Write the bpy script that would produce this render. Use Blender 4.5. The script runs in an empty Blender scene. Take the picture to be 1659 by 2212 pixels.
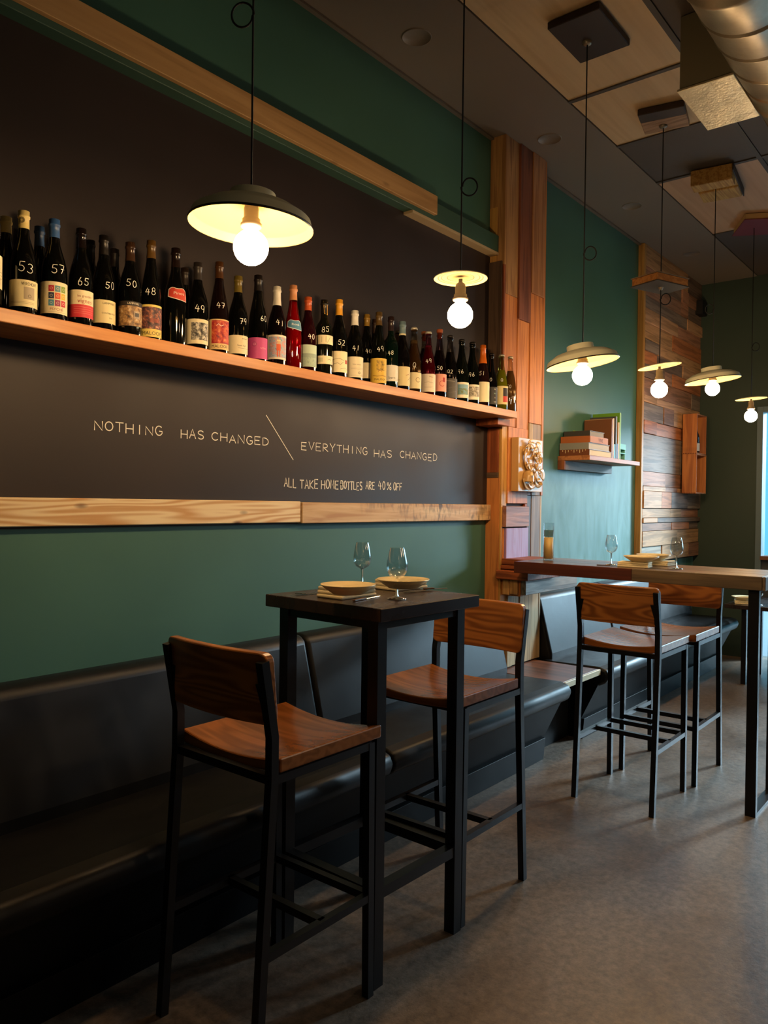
import bpy, bmesh, math, random
from mathutils import Vector, Matrix
random.seed(7)
PI = math.pi
sc = bpy.context.scene
COL = sc.collection

# ------------------------------------------------------------------ camera
F_PX, CX, CY, H = 1679.0, 829.5, 1106.0, 1.36
YAW, PITCH, ROLL = math.radians(38.9893), math.radians(-0.60926), math.radians(0.69264)
_f = Vector((math.cos(YAW)*math.cos(PITCH), math.sin(YAW)*math.cos(PITCH), math.sin(PITCH)))
_r = Vector((math.sin(YAW), -math.cos(YAW), 0)); _u = _r.cross(_f)
R_ = _r*math.cos(ROLL)+_u*math.sin(ROLL); U_ = _u*math.cos(ROLL)-_r*math.sin(ROLL)
EYE = Vector((0, 0, H))
cd = bpy.data.cameras.new('camera'); cam = bpy.data.objects.new('camera', cd); COL.objects.link(cam)
cd.sensor_fit = 'HORIZONTAL'; cd.sensor_width = 36.0; cd.lens = F_PX/1659.0*36.0; cd.clip_start = 0.05
m3 = Matrix((R_, U_, -_f)).transposed()
cam.matrix_world = Matrix.Translation(EYE) @ m3.to_4x4()
sc.camera = cam
# a photo pixel is a direction; the plane it is cut with says how far away the thing stands
def ray(x, y): return R_*((x-CX)/F_PX)-U_*((y-CY)/F_PX)+_f
def onz(x, y, z): d = ray(x, y); return EYE+d*((z-H)/d.z)
def ony(x, y, Y): d = ray(x, y); return EYE+d*(Y/d.y)
def onx(x, y, X): d = ray(x, y); return EYE+d*(X/d.x)

# ------------------------------------------------------------------ world, daylight, exposure
sc.view_settings.view_transform = 'Standard'; sc.view_settings.look = 'None'
sc.view_settings.gamma = 1.0; sc.view_settings.use_curve_mapping = False
sc.view_settings.exposure = 0.70
w = bpy.data.worlds.new('sky'); sc.world = w; w.use_nodes = True
bg = w.node_tree.nodes['Background']; bg.inputs[0].default_value = (0.12, 0.47, 0.66, 1); bg.inputs[1].default_value = 1.0
BULB = 140.0                       # radiance of the pendant bulbs
BULB_COL = (1.0, 0.64, 0.31)
# bright sky above the street, seen from inside only through the shop window of the end wall
def area(name, loc, target, sx, sy, power, col):
    l = bpy.data.lights.new(name, 'AREA'); l.shape = 'RECTANGLE'; l.size = sx; l.size_y = sy; l.energy = power; l.color = col
    o = bpy.data.objects.new(name, l); COL.objects.link(o); o.location = loc
    o.rotation_euler = (Vector(target)-Vector(loc)).to_track_quat('-Z', 'Y').to_euler(); return o
area('street_daylight', (13.0, -2.0, 3.1), (6.0, 0.3, 1.0), 8.4, 4.2, 600, (0.48, 0.80, 1.0))
area('bright_street_gap', (13.0, -2.0, 4.1), (4.5, 0.5, 0.6), 1.5, 2.4, 1250, (0.72, 0.88, 1.0))
# lamps over the bar on the other side of the room, behind the camera's right shoulder
for p, e in (((-0.4, -2.2, 2.3), 3), ((2.2, -2.2, 2.3), 15), ((4.6, -2.2, 2.3), 16)):
    l = bpy.data.lights.new('bar_lamp', 'POINT'); l.energy = e; l.color = (1.0, 0.72, 0.45); l.shadow_soft_size = .16
    o = bpy.data.objects.new('bar_lamp', l); COL.objects.link(o); o.location = p

# ------------------------------------------------------------------ material helpers
def lin(c):
    c = c.lstrip('#'); v = [int(c[i:i+2], 16)/255 for i in (0, 2, 4)]
    return tuple(x/12.92 if x <= .04045 else ((x+.055)/1.055)**2.4 for x in v)+(1,)
MC = {}
def nmat(name):
    m = bpy.data.materials.new(name); m.use_nodes = True
    return m, m.node_tree, m.node_tree.nodes['Principled BSDF']
def plain(col, rough=.5, metal=0, spec=.5, var=.0):
    k = ('p', col, rough, metal, spec, var)
    if k in MC: return MC[k]
    m, nt, b = nmat('paint_'+col.strip('#')); b.inputs['Base Color'].default_value = lin(col)
    b.inputs['Roughness'].default_value = rough; b.inputs['Metallic'].default_value = metal; b.inputs['Specular IOR Level'].default_value = spec
    if var:
        n = nt.nodes.new('ShaderNodeTexNoise'); n.inputs['Scale'].default_value = 9; n.inputs['Detail'].default_value = 6
        mx = nt.nodes.new('ShaderNodeMix'); mx.data_type = 'RGBA'; mx.blend_type = 'MULTIPLY'; mx.inputs[0].default_value = var
        mx.inputs[6].default_value = lin(col); tc = nt.nodes.new('ShaderNodeTexCoord')
        nt.links.new(tc.outputs['Object'], n.inputs['Vector'])
        cr = nt.nodes.new('ShaderNodeValToRGB'); cr.color_ramp.elements[0].position = .3; cr.color_ramp.elements[1].position = .7
        cr.color_ramp.elements[0].color = (.25, .25, .25, 1)
        nt.links.new(n.outputs[0], cr.inputs[0]); nt.links.new(cr.outputs[0], mx.inputs[7]); nt.links.new(mx.outputs[2], b.inputs['Base Color'])
    MC[k] = m; return m
def wood(c1, c2, axis='X', rough=.5, scale=1.0, knots=0.0, bump=.15, contrast=.5, rings=18, det=4):
    """grain runs along one axis of the piece; each piece gets its own offset"""
    k = ('w', c1, c2, axis, rough, scale, knots, bump, contrast, rings, det)
    if k in MC: return MC[k]
    m, nt, b = nmat('wood_'+c1.strip('#')); N, L = nt.nodes.new, nt.links.new
    tc = N('ShaderNodeTexCoord'); oi = N('ShaderNodeObjectInfo')
    add = N('ShaderNodeVectorMath'); add.operation = 'ADD'
    ms = N('ShaderNodeMath'); ms.operation = 'MULTIPLY'; ms.inputs[1].default_value = 37.0
    L(oi.outputs['Random'], ms.inputs[0]); L(tc.outputs['Object'], add.inputs[0]); L(ms.outputs[0], add.inputs[1])
    mp = N('ShaderNodeMapping'); s = [26*scale]*3; s['XYZ'.index(axis)] = 1.7*scale; mp.inputs['Scale'].default_value = s
    L(add.outputs[0], mp.inputs[0])
    n1 = N('ShaderNodeTexNoise'); n1.inputs['Scale'].default_value = 1.0; n1.inputs['Detail'].default_value = det; n1.inputs['Distortion'].default_value = .6 if rings < 30 else .15
    L(mp.outputs[0], n1.inputs['Vector'])
    mp2 = N('ShaderNodeMapping'); s2 = [110*scale]*3; s2['XYZ'.index(axis)] = 4*scale; mp2.inputs['Scale'].default_value = s2
    L(add.outputs[0], mp2.inputs[0]); n2 = N('ShaderNodeTexNoise'); n2.inputs['Scale'].default_value = 1; n2.inputs['Detail'].default_value = 3; L(mp2.outputs[0], n2.inputs['Vector'])
    wv = N('ShaderNodeMath'); wv.operation = 'MULTIPLY'; wv.inputs[1].default_value = rings; L(n1.outputs[0], wv.inputs[0])
    sn = N('ShaderNodeMath'); sn.operation = 'SINE'; L(wv.outputs[0], sn.inputs[0])
    mr = N('ShaderNodeMapRange'); mr.inputs[1].default_value = -1; mr.inputs[2].default_value = 1; L(sn.outputs[0], mr.inputs[0])
    av = N('ShaderNodeMix'); av.data_type = 'FLOAT'; av.inputs[0].default_value = contrast; L(n2.outputs[0], av.inputs[2]); L(mr.outputs[0], av.inputs[3])
    cr = N('ShaderNodeValToRGB'); cr.color_ramp.elements[0].color = lin(c2); cr.color_ramp.elements[1].color = lin(c1)
    cr.color_ramp.elements[0].position = .2; cr.color_ramp.elements[1].position = .75
    L(av.outputs[0], cr.inputs[0]); out = cr.outputs[0]
    if knots:
        vo = N('ShaderNodeTexVoronoi'); vo.inputs['Scale'].default_value = 1; mp3 = N('ShaderNodeMapping'); s3 = [13]*3; s3['XYZ'.index(axis)] = 5; s3['XYZ'.index('Z' if axis == 'Y' else 'Y')] = 0; mp3.inputs['Scale'].default_value = s3
        L(add.outputs[0], mp3.inputs[0]); L(mp3.outputs[0], vo.inputs['Vector'])
        kr = N('ShaderNodeValToRGB'); kr.color_ramp.elements[0].position = .05; kr.color_ramp.elements[1].position = .16
        kr.color_ramp.elements[0].color = lin('#5a2c12'); kr.color_ramp.elements[1].color = (1, 1, 1, 1); L(vo.outputs['Distance'], kr.inputs[0])
        mk = N('ShaderNodeMix'); mk.data_type = 'RGBA'; mk.blend_type = 'MULTIPLY'; mk.inputs[0].default_value = knots; L(out, mk.inputs[6]); L(kr.outputs[0], mk.inputs[7]); out = mk.outputs[2]
    L(out, b.inputs['Base Color']); b.inputs['Roughness'].default_value = rough
    bp = N('ShaderNodeBump'); bp.inputs['Strength'].default_value = bump; bp.inputs['Distance'].default_value = .002; L(av.outputs[0], bp.inputs['Height']); L(bp.outputs[0], b.inputs['Normal'])
    MC[k] = m; return m
def noisy(name, stops, scale=3, detail=8, rough=(.4, .6), stretch=(1, 1, 1), bump=0, bdist=.003, dist=.0, spec=.5, metal=0):
    if name in MC: return MC[name]
    m, nt, b = nmat(name); N, L = nt.nodes.new, nt.links.new
    tc = N('ShaderNodeTexCoord'); mp = N('ShaderNodeMapping'); mp.inputs['Scale'].default_value = stretch; L(tc.outputs['Object'], mp.inputs[0])
    n = N('ShaderNodeTexNoise'); n.inputs['Scale'].default_value = scale; n.inputs['Detail'].default_value = detail; n.inputs['Roughness'].default_value = .62; n.inputs['Distortion'].default_value = dist
    L(mp.outputs[0], n.inputs['Vector']); cr = N('ShaderNodeValToRGB'); e = cr.color_ramp.elements
    e[0].position, e[0].color = stops[0][0], lin(stops[0][1]); e[1].position, e[1].color = stops[-1][0], lin(stops[-1][1])
    for p, c in stops[1:-1]: x = e.new(p); x.color = lin(c)
    L(n.outputs[0], cr.inputs[0]); L(cr.outputs[0], b.inputs['Base Color'])
    mr = N('ShaderNodeMapRange'); mr.inputs[1].default_value = .3; mr.inputs[2].default_value = .7; mr.inputs[3].default_value, mr.inputs[4].default_value = rough; L(n.outputs[0], mr.inputs[0]); L(mr.outputs[0], b.inputs['Roughness'])
    b.inputs['Specular IOR Level'].default_value = spec; b.inputs['Metallic'].default_value = metal
    if bump:
        n2 = N('ShaderNodeTexNoise'); n2.inputs['Scale'].default_value = scale*9; n2.inputs['Detail'].default_value = 5; L(mp.outputs[0], n2.inputs['Vector'])
        bp = N('ShaderNodeBump'); bp.inputs['Strength'].default_value = bump; bp.inputs['Distance'].default_value = bdist; L(n2.outputs[0], bp.inputs['Height']); L(bp.outputs[0], b.inputs['Normal'])
    MC[name] = m; return m
def thin_glass(name, tint=(1, 1, 1), ior=1.45, gl=1.0):
    if name in MC: return MC[name]
    m, nt, b = nmat(name); nt.nodes.remove(b); N, L = nt.nodes.new, nt.links.new
    t = N('ShaderNodeBsdfTransparent'); t.inputs[0].default_value = tint+(1,); g = N('ShaderNodeBsdfGlossy'); g.inputs['Roughness'].default_value = .02
    lw = N('ShaderNodeLayerWeight'); lw.inputs[0].default_value = .5; pw = N('ShaderNodeMath'); pw.operation = 'POWER'; pw.inputs[1].default_value = 3.0; L(lw.outputs['Facing'], pw.inputs[0])
    mu = N('ShaderNodeMapRange'); mu.inputs[3].default_value = .05*gl; mu.inputs[4].default_value = .8*gl; L(pw.outputs[0], mu.inputs[0])
    mx = N('ShaderNodeMixShader'); L(mu.outputs[0], mx.inputs[0]); L(t.outputs[0], mx.inputs[1]); L(g.outputs[0], mx.inputs[2]); L(mx.outputs[0], nt.nodes['Material Output'].inputs[0])
    MC[name] = m; return m
def emit(name, col, s):
    if name in MC: return MC[name]
    m, nt, b = nmat(name); b.inputs['Base Color'].default_value = (.9, .9, .88, 1); b.inputs['Emission Color'].default_value = tuple(col)+(1,); b.inputs['Emission Strength'].default_value = s
    MC[name] = m; return m

# ------------------------------------------------------------------ mesh helpers
class MB:
    def __init__(s): s.v, s.f, s.mi, s.sm, s.mats = [], [], [], [], []
    def mat(s, m):
        if m not in s.mats: s.mats.append(m)
        return s.mats.index(m)
    def add(s, vs, fs, m, smooth=False):
        o = len(s.v); s.v += [tuple(v) for v in vs]; i = s.mat(m)
        for f in fs: s.f.append([o+a for a in f]); s.mi.append(i); s.sm.append(smooth)
    def box(s, x0, x1, y0, y1, z0, z1, m, M=None):
        vs = [Vector((x, y, z)) for x in (x0, x1) for y in (y0, y1) for z in (z0, z1)]
        if M: vs = [M @ v for v in vs]
        s.add(vs, [(0, 1, 3, 2), (4, 6, 7, 5), (0, 4, 5, 1), (2, 3, 7, 6), (0, 2, 6, 4), (1, 5, 7, 3)], m)
    def bevbox(s, x0, x1, y0, y1, z0, z1, m, r=.004, seg=2, M=None, fn=None, cuts=0):
        bm = bmesh.new(); bmesh.ops.create_cube(bm, size=1)
        for v in bm.verts: v.co = Vector((x0+(x1-x0)*(v.co.x+.5), y0+(y1-y0)*(v.co.y+.5), z0+(z1-z0)*(v.co.z+.5)))
        if cuts: bmesh.ops.subdivide_edges(bm, edges=bm.edges[:], cuts=cuts, use_grid_fill=True)
        es = [e for e in bm.edges if len(e.link_faces) == 2 and e.calc_face_angle() > .5]
        bmesh.ops.bevel(bm, geom=es, offset=r, segments=seg, affect='EDGES', profile=.5)
        s.frombm(bm, m, M, fn)
    def frombm(s, bm, m, M=None, fn=None, smooth=False):
        bm.verts.index_update()
        vs = [v.co.copy() for v in bm.verts]
        if fn: vs = [fn(v) for v in vs]
        if M: vs = [M @ v for v in vs]
        s.add(vs, [[v.index for v in f.verts] for f in bm.faces], m, smooth); bm.free()
    def lathe(s, prof, m, seg=32, M=None, smooth=True, close=False):
        vs, fs = [], []; n = len(prof)
        for i in range(seg):
            a = 2*PI*i/seg
            for r, z in prof: vs.append(Vector((r*math.cos(a), r*math.sin(a), z)))
        for i in range(seg):
            j = (i+1) % seg
            for k in range(n-1+(1 if close else 0)):
                k2 = (k+1) % n; fs.append((i*n+k, j*n+k, j*n+k2, i*n+k2))
        if M: vs = [M @ v for v in vs]
        s.add(vs, fs, m, smooth)
    def tube(s, pts, r, m, seg=8, smooth=True, square=False, caps=True):
        pts = [Vector(p) for p in pts]; n = len(pts); vs, fs = [], []
        if square: seg = 4
        up0 = None
        for i, p in enumerate(pts):
            t = (pts[min(i+1, n-1)]-pts[max(i-1, 0)]).normalized()
            if up0 is None:
                up0 = Vector((0, 0, 1)) if abs(t.z) < .9 else Vector((1, 0, 0))
            a = up0-t*up0.dot(t); a.normalize(); up0 = a; b = t.cross(a)
            rr = r[i] if isinstance(r, (list, tuple)) else r
            for k in range(seg):
                an = 2*PI*k/seg+(PI/4 if square else 0); q = rr*(math.sqrt(2) if square else 1)
                vs.append(p+a*(q*math.cos(an))+b*(q*math.sin(an)))
        for i in range(n-1):
            for k in range(seg):
                k2 = (k+1) % seg; fs.append((i*seg+k, i*seg+k2, (i+1)*seg+k2, (i+1)*seg+k))
        if caps: fs.append(tuple(range(seg-1, -1, -1))); fs.append(tuple(range((n-1)*seg, n*seg)))
        s.add(vs, fs, m, smooth and not square)
    def prism(s, poly, a0, a1, axis, m, r=0, smooth=False):
        """poly is a list of 2-d points, pushed along axis"""
        def P(p, a): return {'X': (a, p[0], p[1]), 'Y': (p[0], a, p[1]), 'Z': (p[0], p[1], a)}[axis]
        n = len(poly); vs = [P(p, a0) for p in poly]+[P(p, a1) for p in poly]
        bm = bmesh.new(); bv = [bm.verts.new(v) for v in vs]
        bm.faces.new(bv[:n]); bm.faces.new(bv[n:][::-1])
        for i in range(n): bm.faces.new((bv[i], bv[n+i], bv[n+(i+1) % n], bv[(i+1) % n]))
        bmesh.ops.recalc_face_normals(bm, faces=bm.faces[:])
        if r:
            es = [e for e in bm.edges if e.calc_face_angle(0) > .35]
            bmesh.ops.bevel(bm, geom=es, offset=r, segments=3, affect='EDGES', profile=.5)
        if smooth:
            bm.faces.ensure_lookup_table(); big = [f.calc_area() > .02 and f.calc_area()/max(e.calc_length() for e in f.edges) > .03 for f in bm.faces]; k0 = len(s.sm)
        s.frombm(bm, m, smooth=smooth)
        if smooth:
            for i, q in enumerate(big):
                if q: s.sm[k0+i] = False
    def obj(s, name, parent=None, origin=None, local=False):
        me = bpy.data.meshes.new(name); o = bpy.data.objects.new(name, me); COL.objects.link(o)
        if origin is None:
            if local or parent is not None and not s.v: origin = Vector((0, 0, 0))
            else:
                origin = Vector([(min(v[i] for v in s.v)+max(v[i] for v in s.v))/2 for i in range(3)])
        origin = Vector(origin)
        me.from_pydata([Vector(v)-origin for v in s.v], [], s.f)
        for m in s.mats: me.materials.append(m)
        me.polygons.foreach_set('material_index', s.mi); me.polygons.foreach_set('use_smooth', s.sm); me.update()
        o.location = origin
        if parent is not None:
            o.parent = parent
            if not local: o.location = origin-wloc(parent)
        return o
def wloc(o):
    l = Vector(o.location); p = o.parent
    while p: l += Vector(p.location); p = p.parent
    return l
def tag(o, label=None, cat=None, group=None, kind=None):
    if label: o['label'] = label
    if cat: o['category'] = cat
    if group: o['group'] = group
    if kind: o['kind'] = kind
    return o
def empty(name, loc, label=None, cat=None, group=None, rz=0):
    o = bpy.data.objects.new(name, None); COL.objects.link(o); o.location = loc; o.rotation_euler = (0, 0, rz); o.empty_display_size = .05
    return tag(o, label, cat, group)
def B(name, parent, x0, x1, y0, y1, z0, z1, m, r=.002):
    b = MB()
    if r: b.bevbox(x0, x1, y0, y1, z0, z1, m, r, 1)
    else: b.box(x0, x1, y0, y1, z0, z1, m)
    return b.obj(name, parent)
def Tm(x, y, z, rx=0, ry=0, rz=0):
    return Matrix.Translation((x, y, z)) @ Matrix.Rotation(rz, 4, 'Z') @ Matrix.Rotation(ry, 4, 'Y') @ Matrix.Rotation(rx, 4, 'X')

# handwriting: single-stroke letters on a 0..1 by 0..1 field
def arc(cx, cy, rx, ry, a0, a1, n=10): return [(cx+rx*math.cos(math.radians(a0+(a1-a0)*i/n)), cy+ry*math.sin(math.radians(a0+(a1-a0)*i/n))) for i in range(n+1)]
SF = {
 'A': [[(0, 0), (.48, 1), (1, 0)], [(.18, .36), (.82, .36)]], 'B': [[(0, 0), (0, 1)], [(0, 1)]+arc(.45, .76, .4, .24, 90, -90)+[(0, .52)], [(0, .52)]+arc(.5, .26, .45, .26, 90, -90)+[(0, 0)]],
 'C': [arc(.55, .5, .52, .5, 45, 315, 14)], 'D': [[(0, 0), (0, 1)]+arc(.25, .5, .7, .5, 90, -90)+[(0, 0)]], 'E': [[(.9, 1), (0, 1), (0, 0), (.9, 0)], [(0, .52), (.75, .52)]],
 'F': [[(.9, 1), (0, 1), (0, 0)], [(0, .5), (.7, .5)]], 'G': [arc(.55, .5, .52, .5, 50, 330, 14)+[(1, .45), (.6, .45)]], 'H': [[(0, 0), (0, 1)], [(1, 0), (1, 1)], [(0, .5), (1, .5)]],
 'I': [[(.5, 0), (.5, 1)]], 'K': [[(0, 0), (0, 1)], [(.9, 1), (0, .42), (.95, 0)]], 'L': [[(0, 1), (0, 0), (.85, 0)]], 'M': [[(0, 0), (.1, 1), (.5, .3), (.9, 1), (1, 0)]],
 'N': [[(0, 0), (0, 1), (1, 0), (1, 1)]], 'O': [arc(.5, .5, .5, .5, 90, 450, 16)], 'P': [[(0, 0), (0, 1)]+arc(.45, .75, .45, .25, 90, -90)+[(0, .5)]], 'Q': [arc(.5, .5, .45, .5, 90, 450, 14), [(.5, .3), (1, 0)]],
 'R': [[(0, 0), (0, 1)]+arc(.4, .75, .45, .25, 90, -90)+[(.1, .5), (.95, 0)]], 'S': [arc(.5, .76, .45, .24, 30, 250, 9)+arc(.5, .25, .45, .25, 80, -150, 9)], 'T': [[(0, 1), (1, 1)], [(.5, 1), (.5, 0)]],
 'U': [[(0, 1)]+arc(.5, .4, .5, .4, 180, 360, 10)+[(1, 1)]], 'V': [[(0, 1), (.5, 0), (1, 1)]], 'W': [[(0, 1), (.25, 0), (.5, .8), (.75, 0), (1, 1)]], 'Y': [[(0, 1), (.5, .45), (1, 1)], [(.5, .45), (.45, 0)]], 'X': [[(0, 0), (1, 1)], [(0, 1), (1, 0)]],
 '0': [arc(.5, .5, .4, .5, 90, 450, 14)], '1': [[(.5, 0), (.55, 1)]], '2': [arc(.5, .72, .42, .28, 150, -30, 8)+[(.05, .02), (.95, .05)]], '3': [arc(.45, .76, .42, .24, 140, -80, 8)+arc(.45, .26, .48, .27, 80, -150, 9)],
 '4': [[(.45, 1), (0, .42), (1, .42)], [(.72, .8), (.68, 0)]], '5': [[(.95, 1), (.2, 1), (.12, .58)]+arc(.45, .3, .45, .3, 100, -150, 9)], '6': [[(.6, 1), (.2, .55)]+arc(.5, .27, .38, .27, 170, 520, 12)],
 '7': [[(0, 1), (.95, 1), (.4, 0)], [(.3, .5), (.95, .5)]], '8': [arc(.5, .76, .35, .24, 90, 450, 12), arc(.5, .26, .42, .26, 90, 450, 12)], '9': [arc(.45, .7, .38, .3, 0, 360, 12)+[(.75, 0)]],
 '%': [arc(.2, .8, .18, .18, 0, 360, 8), arc(.8, .2, .18, .18, 0, 360, 8), [(.9, .95), (.1, .05)]], '/': [[(.9, 1), (.1, 0)]], '-': [[(.1, .5), (.9, .5)]], '.': [[(.3, 0), (.4, .08)]]}
def strokes(mb, text, x0, x1, zc, h, wd, mp, m, jit=.06, slant=0., gap=.38, rnd=None):
    """ribbons for text between x0 and x1; mp maps (s, t, lift) to space"""
    rnd = rnd or random; n = len(text); cw = (x1-x0)/(n*(1+gap)-gap)
    for i, ch in enumerate(text):
        ox = x0+i*cw*(1+gap); dz = rnd.uniform(-jit, jit)*h; sc_ = rnd.uniform(.92, 1.08)
        for pl in SF.get(ch, []):
            w_ = cw if ch not in 'I1' else cw
            pts = [Vector((ox+p[0]*w_+slant*p[1]*h, zc-h/2+dz+p[1]*h*sc_)) for p in pl]
            ribbon(mb, pts, wd, mp, m)
def ribbon(mb, pts, wd, mp, m):
    if mp is not flat:          # follow the curve of the glass
        q = [pts[0]]
        for a, c in zip(pts, pts[1:]):
            k = max(1, int((c-a).length/.0025)); q += [a+(c-a)*(i/k) for i in range(1, k+1)]
        pts = q
    n = len(pts); vs, fs = [], []
    for i, p in enumerate(pts):
        d = (pts[min(i+1, n-1)]-pts[max(i-1, 0)])
        if d.length < 1e-9: d = Vector((1, 0))
        d.normalize(); nn = Vector((-d.y, d.x))*wd/2
        e = d*(wd/3) if i == n-1 else (-d*(wd/3) if i == 0 else Vector((0, 0)))
        vs += [mp(*(p+nn+e)), mp(*(p-nn+e))]
    for i in range(n-1): fs.append((2*i, 2*i+1, 2*i+3, 2*i+2))
    mb.add(vs, fs, m)
TXT = {}
def text2d(s):
    if s in TXT: return TXT[s]
    c = bpy.data.curves.new('print', 'FONT'); c.body = s; c.size = 1; c.resolution_u = 2; c.align_x = 'CENTER'; c.align_y = 'CENTER'
    o = bpy.data.objects.new('print', c); COL.objects.link(o); bpy.context.view_layer.update()
    me = bpy.data.meshes.new_from_object(o.evaluated_get(bpy.context.evaluated_depsgraph_get()))
    vs = [v.co.xy.copy() for v in me.vertices]; fs = [tuple(p.vertices) for p in me.polygons]
    bpy.data.objects.remove(o); bpy.data.curves.remove(c); bpy.data.meshes.remove(me)
    TXT[s] = (vs, fs); return TXT[s]
def printed(mb, s, cx, cz, h, mp, m, width=None):
    vs, fs = text2d(s); sx = h
    if not vs: return
    w0 = max(v.x for v in vs)-min(v.x for v in vs)
    if width: sx = width/w0
    mb.add([mp(cx+v.x*sx, cz+v.y*h) for v in vs], fs, m)

# ================================================================== materials
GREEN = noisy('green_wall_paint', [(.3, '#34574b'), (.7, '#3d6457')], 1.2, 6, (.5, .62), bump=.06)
def wall_paint():
    """flat green paint; chalk wiped about on the stretch behind the bar table"""
    m, nt, b = nmat('green_wall_with_chalk_dust'); N, L = nt.nodes.new, nt.links.new
    ge = N('ShaderNodeNewGeometry'); sx = N('ShaderNodeSeparateXYZ'); L(ge.outputs['Position'], sx.inputs[0])
    n0 = N('ShaderNodeTexNoise'); n0.inputs['Scale'].default_value = 1.3; n0.inputs['Detail'].default_value = 6; L(ge.outputs['Position'], n0.inputs['Vector'])
    c0 = N('ShaderNodeValToRGB'); c0.color_ramp.elements[0].position, c0.color_ramp.elements[1].position = .3, .7
    c0.color_ramp.elements[0].color = lin('#386256'); c0.color_ramp.elements[1].color = lin('#416e62'); L(n0.outputs[0], c0.inputs[0])
    mp = N('ShaderNodeMapping'); mp.inputs['Scale'].default_value = (4.5, 4.5, 1.5); L(ge.outputs['Position'], mp.inputs[0])
    n1 = N('ShaderNodeTexNoise'); n1.inputs['Scale'].default_value = 1.5; n1.inputs['Detail'].default_value = 7; n1.inputs['Distortion'].default_value = .7; L(mp.outputs[0], n1.inputs['Vector'])
    r1 = N('ShaderNodeMapRange'); r1.inputs[1].default_value, r1.inputs[2].default_value, r1.inputs[3].default_value, r1.inputs[4].default_value = .36, .70, .0, .55; L(n1.outputs[0], r1.inputs[0])
    def ramp(o, a, c):
        r = N('ShaderNodeMapRange'); r.interpolation_type = 'SMOOTHSTEP'; r.inputs[1].default_value, r.inputs[2].default_value = a, c; L(sx.outputs[o], r.inputs[0]); return r.outputs[0]
    def mul(p, q):
        k = N('ShaderNodeMath'); k.operation = 'MULTIPLY'; L(p, k.inputs[0]); L(q, k.inputs[1]); return k.outputs[0]
    f = mul(mul(ramp('X', 4.2, 4.4), r1.outputs[0]), ramp('Z', 1.85, 1.45))
    mx = N('ShaderNodeMix'); mx.data_type = 'RGBA'; L(f, mx.inputs[0]); L(c0.outputs[0], mx.inputs[6]); mx.inputs[7].default_value = lin('#7aa3a4'); L(mx.outputs[2], b.inputs['Base Color'])
    b.inputs['Roughness'].default_value = .52
    n2 = N('ShaderNodeTexNoise'); n2.inputs['Scale'].default_value = 90; bp = N('ShaderNodeBump'); bp.inputs['Strength'].default_value = .06; bp.inputs['Distance'].default_value = .002; L(n2.outputs[0], bp.inputs['Height']); L(bp.outputs[0], b.inputs['Normal'])
    return m
WALLP = wall_paint()
def concrete():
    m, nt, b = nmat('worn_polished_concrete'); N, L = nt.nodes.new, nt.links.new; ge = N('ShaderNodeNewGeometry')
    def noise(sc_, det, dist=0, rough=.6):
        n = N('ShaderNodeTexNoise'); n.inputs['Scale'].default_value = sc_; n.inputs['Detail'].default_value = det; n.inputs['Distortion'].default_value = dist; n.inputs['Roughness'].default_value = rough; L(ge.outputs['Position'], n.inputs['Vector']); return n.outputs[0]
    a = noise(1.0, 9, .8, .65); c = N('ShaderNodeValToRGB'); e = c.color_ramp.elements; e[0].position, e[0].color = .28, lin('#4f3e2f'); e[1].position, e[1].color = .74, lin('#5e5044')
    for p, q in ((.42, '#6b5a4b'), (.52, '#7a6b5d'), (.62, '#72655a')): k = e.new(p); k.color = lin(q)
    L(a, c.inputs[0])
    f = noise(34, 6, 0, .75); fr = N('ShaderNodeMapRange'); fr.inputs[1].default_value, fr.inputs[2].default_value, fr.inputs[3].default_value, fr.inputs[4].default_value = .3, .72, .5, 1.45; L(f, fr.inputs[0])
    mx = N('ShaderNodeMix'); mx.data_type = 'RGBA'; mx.blend_type = 'MULTIPLY'; mx.inputs[0].default_value = 1; L(c.outputs[0], mx.inputs[6]); L(fr.outputs[0], mx.inputs[7])
    vo = N('ShaderNodeTexVoronoi'); vo.inputs['Scale'].default_value = 16; L(ge.outputs['Position'], vo.inputs['Vector']); vr = N('ShaderNodeMapRange'); vr.inputs[1].default_value, vr.inputs[2].default_value = .03, .06; L(vo.outputs['Distance'], vr.inputs[0])
    pt = noise(1.7, 2); pr_ = N('ShaderNodeMapRange'); pr_.inputs[1].default_value, pr_.inputs[2].default_value, pr_.inputs[3].default_value, pr_.inputs[4].default_value = .52, .6, 0, .55; L(pt, pr_.inputs[0])
    iv = N('ShaderNodeMath'); iv.operation = 'SUBTRACT'; iv.inputs[0].default_value = 1; L(vr.outputs[0], iv.inputs[1]); ml = N('ShaderNodeMath'); ml.operation = 'MULTIPLY'; L(iv.outputs[0], ml.inputs[0]); L(pr_.outputs[0], ml.inputs[1])
    m2 = N('ShaderNodeMix'); m2.data_type = 'RGBA'; L(ml.outputs[0], m2.inputs[0]); L(mx.outputs[2], m2.inputs[6]); m2.inputs[7].default_value = lin('#2c2119'); L(m2.outputs[2], b.inputs['Base Color'])
    rr_ = N('ShaderNodeMapRange'); rr_.inputs[1].default_value, rr_.inputs[2].default_value, rr_.inputs[3].default_value, rr_.inputs[4].default_value = .3, .7, .30, .52; L(a, rr_.inputs[0]); L(rr_.outputs[0], b.inputs['Roughness'])
    bp = N('ShaderNodeBump'); bp.inputs['Strength'].default_value = .5; bp.inputs['Distance'].default_value = .003; L(f, bp.inputs['Height']); L(bp.outputs[0], b.inputs['Normal'])
    return m
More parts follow.
